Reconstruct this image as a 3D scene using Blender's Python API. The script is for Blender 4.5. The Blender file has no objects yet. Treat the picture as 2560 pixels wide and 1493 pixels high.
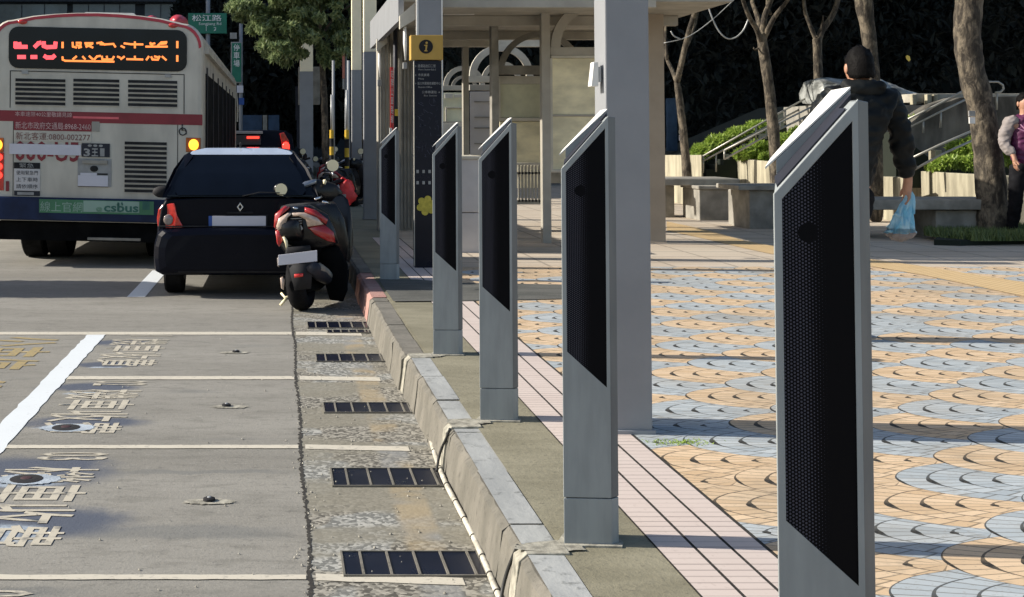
import bpy, bmesh, math, random
from mathutils import Vector, Matrix
R = math.radians
PI = math.pi
C = bpy.context.scene.collection
sc = bpy.context.scene

# ------------------------------------------------------------------ camera
CAMZ, TH, F0, PX0, PY0 = 1.45, 0.034, 3200.0, 700.0, 235.0
cam = bpy.data.cameras.new('camera')
cam.lens = 36*F0/2560; cam.sensor_width = 36; cam.clip_end = 600; cam.clip_start = 0.05
cam.shift_x = (1280-PX0)/2560; cam.shift_y = -(746.5-PY0)/2560
co = bpy.data.objects.new('camera', cam); C.objects.link(co)
co.location = (0, 0, CAMZ); co.rotation_euler = (PI/2+TH, 0, 0)
sc.camera = co

def P(px, py, Y):
    a = (px-PX0)/F0; b = -(py-PY0)/F0
    t = Y/(math.cos(TH)-b*math.sin(TH))
    return Vector((a*t, Y, CAMZ+t*(math.sin(TH)+b*math.cos(TH))))
def G(px, py, z=0.2):
    a = (px-PX0)/F0; b = -(py-PY0)/F0
    t = (z-CAMZ)/(math.sin(TH)+b*math.cos(TH))
    return Vector((a*t, t*(math.cos(TH)-b*math.sin(TH)), z))

# ------------------------------------------------------------------ light
SUN_EL, SUN_AZ = 29.5, 6.0      # elevation, degrees from -X towards +Y
w = bpy.data.worlds.new('World'); sc.world = w; w.use_nodes = True
nt = w.node_tree; bg = nt.nodes['Background']
sky = nt.nodes.new('ShaderNodeTexSky'); sky.sky_type = 'NISHITA'; sky.sun_disc = False
sky.sun_elevation = R(SUN_EL); sky.sun_rotation = R(-90+SUN_AZ)
sky.dust_density = 1.5
nt.links.new(sky.outputs[0], bg.inputs[0]); bg.inputs[1].default_value = 0.105
sl = bpy.data.lights.new('sun', 'SUN'); sl.energy = 4.8; sl.angle = R(0.5); sl.color = (1, 0.93, 0.82)
so = bpy.data.objects.new('sun', sl); C.objects.link(so)
d = Vector((-math.cos(R(SUN_AZ))*math.cos(R(SUN_EL)), math.sin(R(SUN_AZ))*math.cos(R(SUN_EL)), math.sin(R(SUN_EL))))
so.rotation_euler = d.to_track_quat('Z', 'Y').to_euler(); so.location = (-10, 5, 20)
sc.view_settings.view_transform = 'Standard'; sc.view_settings.look = 'None'
sc.view_settings.exposure = 0.55; sc.view_settings.gamma = 1

# ------------------------------------------------------------------ materials
class NT:
    def __init__(s, m): s.t = m.node_tree; s.n = s.t.nodes
    def new(s, k): return s.n.new(k)
    def put(s, sock, v):
        if v is None: return
        if isinstance(v, (int, float)): sock.default_value = v
        elif isinstance(v, (tuple, list)): sock.default_value = tuple(v) if len(v) == len(sock.default_value) else tuple(v)+(1,)
        else: s.t.links.new(v, sock)
    def M(s, op, a, b=None, c=None, clamp=False):
        n = s.new('ShaderNodeMath'); n.operation = op; n.use_clamp = clamp
        s.put(n.inputs[0], a); s.put(n.inputs[1], b); s.put(n.inputs[2], c)
        return n.outputs[0]
    def mix(s, f, a, b, mode='MIX'):
        n = s.new('ShaderNodeMix'); n.data_type = 'RGBA'; n.blend_type = mode
        s.put(n.inputs[0], f); s.put(n.inputs[6], a); s.put(n.inputs[7], b)
        return n.outputs[2]
    def pos(s):
        n = s.new('ShaderNodeNewGeometry'); x = s.new('ShaderNodeSeparateXYZ'); s.t.links.new(n.outputs['Position'], x.inputs[0])
        return n.outputs['Position'], x.outputs[0], x.outputs[1], x.outputs[2]
    def obj(s):
        n = s.new('ShaderNodeTexCoord'); x = s.new('ShaderNodeSeparateXYZ'); s.t.links.new(n.outputs['Object'], x.inputs[0])
        return n.outputs['Object'], x.outputs[0], x.outputs[1], x.outputs[2]
    def noise(s, vec, scale, detail=4, rough=0.55, stretch=None, dist=0):
        if stretch:
            mp = s.new('ShaderNodeMapping'); s.t.links.new(vec, mp.inputs[0]); mp.inputs['Scale'].default_value = stretch; vec = mp.outputs[0]
        n = s.new('ShaderNodeTexNoise'); s.t.links.new(vec, n.inputs['Vector'])
        n.inputs['Scale'].default_value = scale; n.inputs['Detail'].default_value = detail
        n.inputs['Roughness'].default_value = rough; n.inputs['Distortion'].default_value = dist
        return n.outputs['Fac']
    def ramp(s, v, a, b, c0=0.0, c1=1.0):
        n = s.new('ShaderNodeMapRange'); n.interpolation_type = 'SMOOTHSTEP'
        s.put(n.inputs[0], v); n.inputs[1].default_value = a; n.inputs[2].default_value = b
        n.inputs[3].default_value = c0; n.inputs[4].default_value = c1
        return n.outputs[0]
    def bump(s, h, strength=0.3, dist=0.01):
        n = s.new('ShaderNodeBump'); s.put(n.inputs['Height'], h); n.inputs['Strength'].default_value = strength; n.inputs['Distance'].default_value = dist
        s.t.links.new(n.outputs[0], s.n['Principled BSDF'].inputs['Normal'])
def newmat(name):
    m = bpy.data.materials.new(name); m.use_nodes = True
    t = NT(m); return m, t, t.n['Principled BSDF']
def mat(name, col, rough=0.6, metal=0.0, var=0.15, scale=6, bump=0.0, bscale=60, spec=0.5, coat=0.0, emit=None, es=0, stretch=None):
    m, t, b = newmat(name)
    p = t.obj()[0]
    n = t.noise(p, scale, 5, stretch=stretch)
    f = t.ramp(n, 0.3, 0.7, 1-var, 1+var)
    hs = t.new('ShaderNodeHueSaturation'); t.put(hs.inputs['Color'], col); t.put(hs.inputs['Value'], f)
    t.t.links.new(hs.outputs[0], b.inputs['Base Color'])
    t.put(b.inputs['Roughness'], t.ramp(n, 0.3, 0.7, min(1, rough*1.12), rough*0.88))
    b.inputs['Metallic'].default_value = metal; b.inputs['Specular IOR Level'].default_value = spec
    b.inputs['Coat Weight'].default_value = coat; b.inputs['Coat Roughness'].default_value = 0.04
    if bump: t.bump(t.noise(p, bscale, 4), bump, 0.004)
    if emit: b.inputs['Emission Color'].default_value = tuple(emit)+(1,); b.inputs['Emission Strength'].default_value = es
    return m

Mt = {}
Mt['grey_metal'] = mat('grey painted metal', (0.275, 0.30, 0.305), 0.45, 0.0, 0.11, 9, 0.08, 300, stretch=(2, 2, .35))
Mt['core'] = mat('dark core', (0.022, 0.024, 0.034), 0.5, 0.0, 0.1, spec=0.3)
Mt['post'] = mat('grey post paint', (0.25, 0.26, 0.275), 0.6, 0, 0.07, 2.5, 0.15, 120)
Mt['post_warm_bounce'] = mat('post paint with warm bounce tint', (0.36, 0.30, 0.23), 0.7, 0, 0.08, 2.5, 0.15, 120)  # warm bounce from the ground is put into this post's colour
Mt['beige'] = mat('beige post paint', (0.93, 0.83, 0.60), 0.6, 0, 0.06, 3)
Mt['shelter'] = mat('shelter frame paint', (0.38, 0.355, 0.30), 0.6, 0, 0.12, 3, 0.1, 80)
Mt['shelter_lt'] = mat('pale shelter trim', (0.55, 0.52, 0.44), 0.6, 0, 0.12, 4)
Mt['panel_olive'] = mat('frosted olive panel', (0.78, 0.71, 0.48), 0.35, 0, 0.22, 2.2, stretch=(1, 1, 2))
Mt['panel_green'] = mat('frosted green panel', (0.62, 0.62, 0.45), 0.3, 0, 0.2, 2.0)
Mt['panel_white'] = mat('white board', (0.55, 0.53, 0.52), 0.5, 0, 0.08, 3)
Mt['concrete'] = mat('weathered concrete', (0.34, 0.32, 0.27), 0.9, 0, 0.3, 3.5, 0.5, 40)
Mt['concrete_lt'] = mat('pale rendered concrete', (0.34, 0.31, 0.225), 0.9, 0, 0.35, 4, 0.4, 40, stretch=(1.6, 1.6, .3))
Mt['bench'] = mat('bench stone', (0.27, 0.255, 0.22), 0.85, 0, 0.25, 4, 0.4, 50)
Mt['black'] = mat('black plastic', (0.012, 0.012, 0.014), 0.4, 0, 0.2, 5)
Mt['blackmatt'] = mat('matt black', (0.010, 0.010, 0.012), 0.85, 0, 0.2, 5)
Mt['tyre'] = mat('tyre rubber', (0.009, 0.009, 0.010), 0.85, 0, 0.3, 9, 0.2, 90, spec=0.1)
Mt['carpaint'] = mat('dark navy car paint', (0.003, 0.004, 0.009), 0.3, 0.0, 0.1, 4, spec=0.1, coat=0.06)
Mt['carroof_sky'] = mat('car roof with painted sky sheen', (0.50, 0.57, 0.68), 0.3, 0.2, 0.1, 4, coat=1)  # sky reflection on the dark roof is put into this pale colour
Mt['glassdark'] = mat('tinted glass', (0.003, 0.005, 0.010), 0.12, 0, 0.2, 3, spec=0.3)
Mt['redlens'] = mat('red lens', (0.55, 0.02, 0.012), 0.12, 0, 0.25, 20, coat=1)
Mt['redlit'] = mat('lit red lens', (0.6, 0.02, 0.02), 0.2, emit=(1, 0.05, 0.03), es=1.6)
Mt['amberlit'] = mat('lit amber lens', (0.9, 0.4, 0.02), 0.2, emit=(1, 0.42, 0.03), es=2.2)
Mt['amberdark'] = mat('amber lens housing', (0.35, 0.10, 0.02), 0.2, 0, 0.3, 12)
Mt['clearlens'] = mat('smoked lens', (0.25, 0.20, 0.18), 0.15, 0, 0.2, 20, coat=1)
Mt['chrome'] = mat('chrome', (0.7, 0.7, 0.7), 0.18, 1.0, 0.05)
Mt['plate'] = mat('blank white plate', (0.62, 0.61, 0.66), 0.5, 0, 0.03)
Mt['plateblue'] = mat('blue plate band', (0.02, 0.08, 0.32), 0.5)
Mt['buscream'] = mat('cream bus paint', (0.52, 0.485, 0.41), 0.45, 0, 0.16, 2.2, 0.05, 30, coat=0.15, stretch=(1.5, 1, .5))
Mt['busred'] = mat('dark red bus stripe', (0.22, 0.018, 0.028), 0.4, 0, 0.15, 4)
Mt['busredbright'] = mat('red bus trim', (0.45, 0.04, 0.06), 0.35, 0, 0.1, 4)
Mt['busblue'] = mat('blue bus bumper', (0.006, 0.016, 0.055), 0.5, 0, 0.4, 3, spec=0.3)
Mt['busdark'] = mat('bus underside', (0.005, 0.0055, 0.006), 0.9, 0, 0.3, 4, spec=0.1)
Mt['slot'] = mat('louvre recess', (0.02, 0.02, 0.02), 0.9)
Mt['slat'] = mat('louvre lip', (0.40, 0.38, 0.34), 0.6)
Mt['greenad'] = mat('green banner', (0.06, 0.20, 0.10), 0.5, 0, 0.15, 3)
Mt['greenpale'] = mat('pale green banner', (0.27, 0.40, 0.33), 0.5, 0, 0.1, 3)
Mt['greendark'] = mat('dark green lettering', (0.03, 0.13, 0.10), 0.5)
Mt['ledred'] = mat('lit red diode', (0.4, 0.02, 0.02), 0.5, emit=(1, 0.10, 0.12), es=1.15)
Mt['ledorange'] = mat('lit orange diode', (0.4, 0.1, 0.02), 0.5, emit=(1, 0.26, 0.06), es=1.1)
Mt['white'] = mat('white paint', (0.75, 0.74, 0.70), 0.5, 0, 0.08, 8)
Mt['textpink'] = mat('pale pink lettering', (0.62, 0.42, 0.40), 0.5)
Mt['textbrown'] = mat('brown lettering', (0.20, 0.08, 0.07), 0.5)
Mt['textwhite'] = mat('white lettering', (0.72, 0.74, 0.72), 0.5)
Mt['signgreen'] = mat('street sign green', (0.008, 0.16, 0.10), 0.45, 0, 0.12, 4)
Mt['greyplastic'] = mat('grey board', (0.30, 0.30, 0.29), 0.5, 0, 0.15, 8)
Mt['yellow'] = mat('mustard yellow panel', (0.46, 0.29, 0.06), 0.6, 0, 0.07, 5)
Mt['navy'] = mat('navy map panel', (0.006, 0.008, 0.018), 0.3, 0, 0.15, 4, spec=0.25)
Mt['mapline'] = mat('faded map lines', (0.035, 0.042, 0.075), 0.5)
Mt['flower'] = mat('yellow flower decal', (0.55, 0.45, 0.06), 0.6, 0, 0.15, 30)
Mt['hazardyellow'] = mat('hazard yellow', (0.65, 0.42, 0.03), 0.5)
Mt['polesteel'] = mat('galvanised steel', (0.42, 0.43, 0.43), 0.45, 0.3, 0.1, 6)
Mt['rail'] = mat('steel handrail', (0.36, 0.35, 0.31), 0.4, 0.4, 0.1, 6)
Mt['redpole'] = mat('red stop pole', (0.50, 0.03, 0.03), 0.4)
Mt['scred'] = mat('scooter red panel', (0.32, 0.012, 0.012), 0.25, 0, 0.2, 12, coat=0.7)
Mt['scwhite'] = mat('scooter smoked lens', (0.55, 0.42, 0.33), 0.18, 0, 0.2, 25, coat=1)
Mt['scblack'] = mat('scooter black panel', (0.005, 0.005, 0.006), 0.3, 0, 0.2, 8, spec=0.35, coat=0.2)
Mt['scsilver'] = mat('scooter silver visor', (0.25, 0.28, 0.33), 0.2, 0.6, 0.2, 8)
Mt['mirrorface'] = mat('mirror face', (0.95, 0.84, 0.55), 0.35, 0.0, 0.03)  # pale warm colour stands in for sunlit ground reflected in the mirrors
Mt['redbag'] = mat('red bag nylon', (0.55, 0.02, 0.025), 0.5, 0, 0.25, 12, 0.4, 25)
Mt['hair'] = mat('black hair', (0.003, 0.0025, 0.0025), 0.7, 0, 0.3, 30, 1.0, 90, spec=0.12)
Mt['skin'] = mat('skin', (0.42, 0.22, 0.14), 0.5, 0, 0.08, 15)
Mt['jacket'] = mat('charcoal jacket cloth', (0.006, 0.0075, 0.008), 0.6, 0, 0.5, 7, 0.8, 12, spec=0.2)
Mt['trousers'] = mat('dark trousers', (0.006, 0.006, 0.008), 0.9, 0, 0.3, 8, 0.4, 20, spec=0.2)
Mt['purple'] = mat('purple sports jacket', (0.085, 0.008, 0.055), 0.6, 0, 0.2, 8, 0.5, 14)
Mt['palecloth'] = mat('pale sleeve cloth', (0.24, 0.21, 0.20), 0.8, 0, 0.12, 8, 0.4, 14)
Mt['pinkcloth'] = mat('pink stripe', (0.60, 0.30, 0.45), 0.8)
Mt['shoe'] = mat('dark shoe', (0.02, 0.02, 0.02), 0.6)
Mt['tarp'] = mat('grey tarpaulin', (0.26, 0.27, 0.26), 0.35, 0, 0.6, 4, 1.0, 6)
Mt['stainwall'] = mat('stained dark concrete', (0.13, 0.12, 0.10), 0.95, 0, 0.6, 2.2, 0.5, 20, stretch=(1, 1, .4))
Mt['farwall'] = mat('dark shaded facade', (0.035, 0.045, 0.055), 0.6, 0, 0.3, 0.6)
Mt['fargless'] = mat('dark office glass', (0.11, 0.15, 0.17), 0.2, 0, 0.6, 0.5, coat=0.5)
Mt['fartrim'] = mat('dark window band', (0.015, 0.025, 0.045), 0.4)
Mt['conduit'] = mat('white conduit', (0.52, 0.49, 0.41), 0.5, 0, 0.35, 18)
Mt['side_trim'] = mat('darker side trim', (0.13, 0.14, 0.145), 0.45, 0, 0.1, 9, stretch=(2, 2, .35))
Mt['cable'] = mat('black cable', (0.02, 0.02, 0.02), 0.6)
Mt['mortar'] = mat('pale mortar', (0.30, 0.285, 0.235), 0.95, 0, 0.4, 25, 0.6, 80)
Mt['carwhite'] = mat('silver car paint', (0.35, 0.36, 0.38), 0.3, 0.3, 0.1, 4, coat=0.8)
Mt['blueframe'] = mat('blue billboard', (0.02, 0.05, 0.10), 0.6, 0, 0.3, 3)

def leafmat(name, c1, c2, rough=0.45, trans=0.0):
    m, t, b = newmat(name)
    p = t.pos()[0]
    oi = t.new('ShaderNodeNewGeometry').outputs['Random Per Island']
    n = t.noise(p, 1.3, 3)
    f = t.M('ADD', t.M('MULTIPLY', oi, 0.6), t.M('MULTIPLY', n, 0.4))
    t.put(b.inputs['Base Color'], t.mix(f, c1, c2))
    b.inputs['Roughness'].default_value = rough
    b.inputs['Specular IOR Level'].default_value = 0.6
    if trans:
        tr = t.new('ShaderNodeBsdfTranslucent'); t.put(tr.inputs[0], t.mix(f, c1, c2))
        ms = t.new('ShaderNodeMixShader'); ms.inputs[0].default_value = trans
        t.t.links.new(b.outputs[0], ms.inputs[1]); t.t.links.new(tr.outputs[0], ms.inputs[2])
        t.t.links.new(ms.outputs[0], t.n['Material Output'].inputs[0])
    return m
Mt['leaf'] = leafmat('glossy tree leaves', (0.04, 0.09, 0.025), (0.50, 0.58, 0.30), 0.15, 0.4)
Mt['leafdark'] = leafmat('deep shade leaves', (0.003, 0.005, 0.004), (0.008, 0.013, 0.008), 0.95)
Mt['hedge'] = leafmat('bright hedge leaves', (0.16, 0.27, 0.04), (0.46, 0.58, 0.12), 0.45, 0.4)
Mt['grass'] = leafmat('grass blades', (0.07, 0.11, 0.03), (0.17, 0.22, 0.07), 0.6, 0.2)

def barkmat():
    m, t, b = newmat('mottled bark')
    p = t.obj()[0]
    n = t.noise(p, 9, 6, 0.65, (1, 1, .45), 0.6); n2 = t.noise(p, 28, 4, 0.6, (1, 1, .5))
    c = t.mix(t.ramp(n, 0.42, 0.60), (0.03, 0.024, 0.018), (0.17, 0.14, 0.10))
    c = t.mix(t.ramp(n2, 0.45, 0.6, 0, 0.6), c, (0.06, 0.05, 0.038))
    t.put(b.inputs['Base Color'], c); b.inputs['Roughness'].default_value = 0.95
    t.bump(t.M('ADD', n, n2), 0.9, 0.02)
    return m
Mt['bark'] = barkmat()

# --- ground materials
def asphalt():
    m, t, b = newmat('worn grey asphalt')
    p, x, y, z = t.pos()
    big = t.noise(p, 0.9, 5, 0.6, (0.35, 1.6, 1)); fine = t.noise(p, 55, 4, 0.75); mid = t.noise(p, 7, 5, 0.65, (0.6, 1.5, 1))
    c = t.mix(t.ramp(big, 0.3, 0.7), (0.20, 0.191, 0.167), (0.265, 0.254, 0.225))
    c = t.mix(t.ramp(mid, 0.48, 0.66, 0, 0.5), c, (0.15, 0.145, 0.125))
    c = t.mix(t.ramp(fine, 0.56, 0.74, 0, 0.75), c, (0.10, 0.10, 0.09))
    c = t.mix(t.ramp(fine, 0.25, 0.36, 0.5, 0), c, (0.38, 0.36, 0.32))
    co = t.noise(p, 20, 5, 0.8, (0.8, 1.3, 1))
    c = t.mix(t.ramp(co, 0.54, 0.68, 0, 0.5), c, (0.085, 0.083, 0.075)); c = t.mix(t.ramp(co, 0.42, 0.33, 0, 0.4), c, (0.36, 0.35, 0.32))
    spk = t.noise(p, 95, 3, 0.8)
    c = t.mix(t.ramp(spk, 0.62, 0.72, 0, 0.75), c, (0.42, 0.41, 0.38))
    band = t.noise(p, 1.0, 4, 0.6, (0.10, 3.2, 1), 0.3)
    c = t.mix(t.ramp(band, 0.62, 0.72, 0, 0.3), c, (0.14, 0.14, 0.135))
    wob = t.M('MULTIPLY', t.M('SUBTRACT', t.noise(p, 3.2, 5, 0.65), 0.5), 0.34)
    # dark repair streaks crossing the stalls
    for yc, hw_, x0, x1, st in ((5.60, .035, -.82, .1, .5), (4.76, .085, -.9, .1, .55), (7.36, .06, -.75, -.3, .45), (8.98, .06, -.45, .1, .3), (4.13, .05, -3, -.6, .6), (6.2, .03, -.5, .0, .25)):
        d_ = t.M('ABSOLUTE', t.M('SUBTRACT', t.M('ADD', y, t.M('MULTIPLY', wob, 0.5)), yc))
        k_ = t.M('MULTIPLY', t.ramp(d_, hw_*1.25, hw_*.6, 0, st), t.M('MULTIPLY', t.ramp(t.M('ADD', x, wob), x0, x0+.25), t.ramp(t.M('ADD', x, wob), x1+.05, x1-.25)))
        c = t.mix(k_, c, t.mix(spk, (0.10, 0.105, 0.105), (0.16, 0.165, 0.16)))
    def ell(cx, cy, rx, ry, a, b_):
        ex = t.M('DIVIDE', t.M('SUBTRACT', t.M('ADD', x, wob), cx), rx); ey = t.M('DIVIDE', t.M('SUBTRACT', t.M('ADD', y, t.M('MULTIPLY', wob, 0.6)), cy), ry)
        return t.ramp(t.M('SQRT', t.M('ADD', t.M('MULTIPLY', ex, ex), t.M('MULTIPLY', ey, ey))), b_, a)
    for px_, py_, rx, ry in ((215, 1055, .30, .13), (235, 968, .26, .12), (70, 1180, .36, .26), (40, 1305, .42, .2), (270, 912, .22, .09), (300, 857, .20, .12)):
        q = G(px_, py_, 0); c = t.mix(t.M('MULTIPLY', ell(q.x, q.y, rx*1.15, ry*1.15, .6, 1.15), .95), c, (0.06, 0.075, 0.11))
    for px_, py_, rx, ry in ((160, 1070, .15, .07), (66, 1203, .20, .11), (-10, 1335, .22, .14), (200, 985, .12, .05), (270, 918, .12, .03)):
        q = G(px_, py_, 0); c = t.mix(t.M('MULTIPLY', ell(q.x, q.y, rx, ry, .6, 1.05), t.ramp(t.noise(p, 12, 4), .35, .6, .25, .8)), c, (0.40, 0.47, 0.54))
    t.put(b.inputs['Base Color'], c); b.inputs['Roughness'].default_value = 0.9
    t.bump(fine, 0.5, 0.006)
    return m
Mt['asphalt'] = asphalt()
def gutter():
    m, t, b = newmat('gutter aggregate concrete')
    p, x, y, z = t.pos()
    v = t.new('ShaderNodeTexVoronoi'); t.t.links.new(p, v.inputs['Vector']); v.inputs['Scale'].default_value = 66
    vc = v.outputs['Color']; sp = t.new('ShaderNodeSeparateColor'); t.t.links.new(vc, sp.inputs[0])
    patch = t.noise(p, 1.1, 3, 0.5, (0.6, 2.0, 1)); n = t.noise(p, 9, 5, 0.7)
    agg = t.mix(t.ramp(sp.outputs[0], 0.1, 0.95), (0.05, 0.047, 0.04), (0.36, 0.34, 0.29))
    agg = t.mix(t.ramp(t.noise(p, 1.7, 2), .53, .56), agg, t.mix(t.ramp(sp.outputs[1], 0.3, 0.9), (0.13, 0.135, 0.13), (0.42, 0.42, 0.39)))
    smooth = t.mix(n, (0.24, 0.222, 0.172), (0.175, 0.165, 0.13))
    c = t.mix(t.ramp(patch, 0.46, 0.56, 0.15, 0.85), smooth, agg)
    # worn yellow and bluish paint stripe down the middle
    xs = t.M('MULTIPLY', t.ramp(x, 0.43, 0.47), t.ramp(x, 0.60, 0.57, 0, 1))
    pn = t.noise(p, 2.0, 5, 0.6, (0.7, 1.4, 1)); cc = t.mix(t.ramp(t.noise(p, 1.4, 2), 0.47, 0.55), (0.33, 0.265, 0.165), (0.24, 0.245, 0.24))
    c = t.mix(t.M('MULTIPLY', xs, t.ramp(pn, 0.42, 0.58, 0, 0.75)), c, cc)
    c = t.mix(t.ramp(t.noise(p, 30, 4, 0.7), 0.6, 0.72, 0, 0.6), c, (0.05, 0.05, 0.04))
    t.put(b.inputs['Base Color'], c); b.inputs['Roughness'].default_value = 0.92
    t.bump(t.M('ADD', t.M('MULTIPLY', v.outputs['Distance'], -0.4), n), 0.35, 0.006)
    return m
Mt['gutter'] = gutter()
def simple_ground(name, c1, c2, c3, sc1=2.5, sc2=22, st=(0.6, 1.5, 1)):
    m, t, b = newmat(name)
    p = t.pos()[0]
    a = t.noise(p, sc1, 6, 0.65, st); f = t.noise(p, sc2*2, 4, 0.7)
    c = t.mix(t.ramp(a, 0.35, 0.65), c1, c2); c = t.mix(t.ramp(f, 0.55, 0.72, 0, 0.7), c, c3)
    t.put(b.inputs['Base Color'], c); b.inputs['Roughness'].default_value = 0.93
    t.bump(t.M('ADD', a, f), 0.6, 0.006)
    return m
Mt['strip'] = simple_ground('mossy concrete strip', (0.185, 0.17, 0.115), (0.255, 0.235, 0.165), (0.11, 0.10, 0.07))
Mt['kerbface'] = simple_ground('rough kerb concrete', (0.185, 0.172, 0.145), (0.125, 0.118, 0.098), (0.07, 0.065, 0.055), 5, 15, (1, 1, 0.4))
Mt['kerbtop'] = simple_ground('worn kerb granite', (0.29, 0.30, 0.295), (0.37, 0.38, 0.37), (0.11, 0.115, 0.11), 4, 6, (1.6, .5, 1))
Mt['kerbred'] = simple_ground('red painted kerb', (0.36, 0.18, 0.155), (0.42, 0.26, 0.22), (0.20, 0.12, 0.10), 5, 20)
Mt['patch'] = simple_ground('dark asphalt patch', (0.06, 0.062, 0.055), (0.10, 0.10, 0.09), (0.20, 0.19, 0.16), 4, 40)
Mt['darkpatch'] = simple_ground('bluish dark repair', (0.10, 0.115, 0.135), (0.14, 0.15, 0.17), (0.22, 0.22, 0.22), 4, 20)
Mt['palepatch'] = simple_ground('pale bluish paint ring', (0.42, 0.48, 0.54), (0.30, 0.35, 0.40), (0.14, 0.16, 0.2), 6, 25)
Mt['seam'] = simple_ground('black tar seam', (0.018, 0.016, 0.014), (0.035, 0.033, 0.028), (0.08, 0.075, 0.06), 10, 30)
def paint(name, c, worn=0.5, scale=30):
    m, t, b = newmat(name)
    p = t.pos()[0]
    n = t.noise(p, scale, 5, 0.7); g = t.noise(p, 3, 4)
    col = t.mix(t.ramp(n, 0.62-0.12*worn, 0.74, 0, 0.8*worn), c, (0.17, 0.165, 0.15))
    col = t.mix(t.ramp(g, 0.4, 0.7, 0, 0.25*worn), col, tuple(k*0.7 for k in c))
    t.put(b.inputs['Base Color'], col); b.inputs['Roughness'].default_value = 0.75
    return m
Mt['linewhite'] = paint('white road paint', (0.66, 0.70, 0.72), 0.35)
Mt['linecream'] = paint('cream road paint', (0.56, 0.52, 0.43), 0.9)
Mt['lettercream'] = paint('worn cream lettering paint', (0.50, 0.46, 0.37), 1.25, 14)
Mt['lineyellow'] = paint('faded yellow road paint', (0.36, 0.28, 0.13), 1.3)
Mt['linered'] = paint('dull red centre', (0.05, 0.02, 0.025), 0.3)
def pink():
    m, t, b = newmat('pink strip tiles')
    p, x, y, z = t.pos()
    fr = t.M('FRACT', t.M('DIVIDE', t.M('ADD', y, 10), 0.052))
    j = t.M('LESS_THAN', fr, 0.16)
    idx = t.M('FLOOR', t.M('DIVIDE', t.M('ADD', y, 10), 0.052))
    wn = t.new('ShaderNodeTexWhiteNoise'); wn.noise_dimensions = '1D'; t.put(wn.inputs['W'], idx)
    j2 = t.M('MULTIPLY', j, t.M('MULTIPLY_ADD', wn.outputs[0], 0.45, 0.15))
    n = t.noise(p, 5, 5); f = t.noise(p, 60, 3)
    c = t.mix(n, (0.53, 0.44, 0.395), (0.60, 0.52, 0.47))
    c = t.mix(t.ramp(f, 0.6, 0.75, 0, 0.4), c, (0.33, 0.26, 0.22))
    c = t.mix(j2, c, (0.14, 0.11, 0.10))
    t.put(b.inputs['Base Color'], c); b.inputs['Roughness'].default_value = 0.8
    t.bump(t.M('MULTIPLY', j2, -1), 0.5, 0.004)
    return m
Mt['pink'] = pink()
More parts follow.
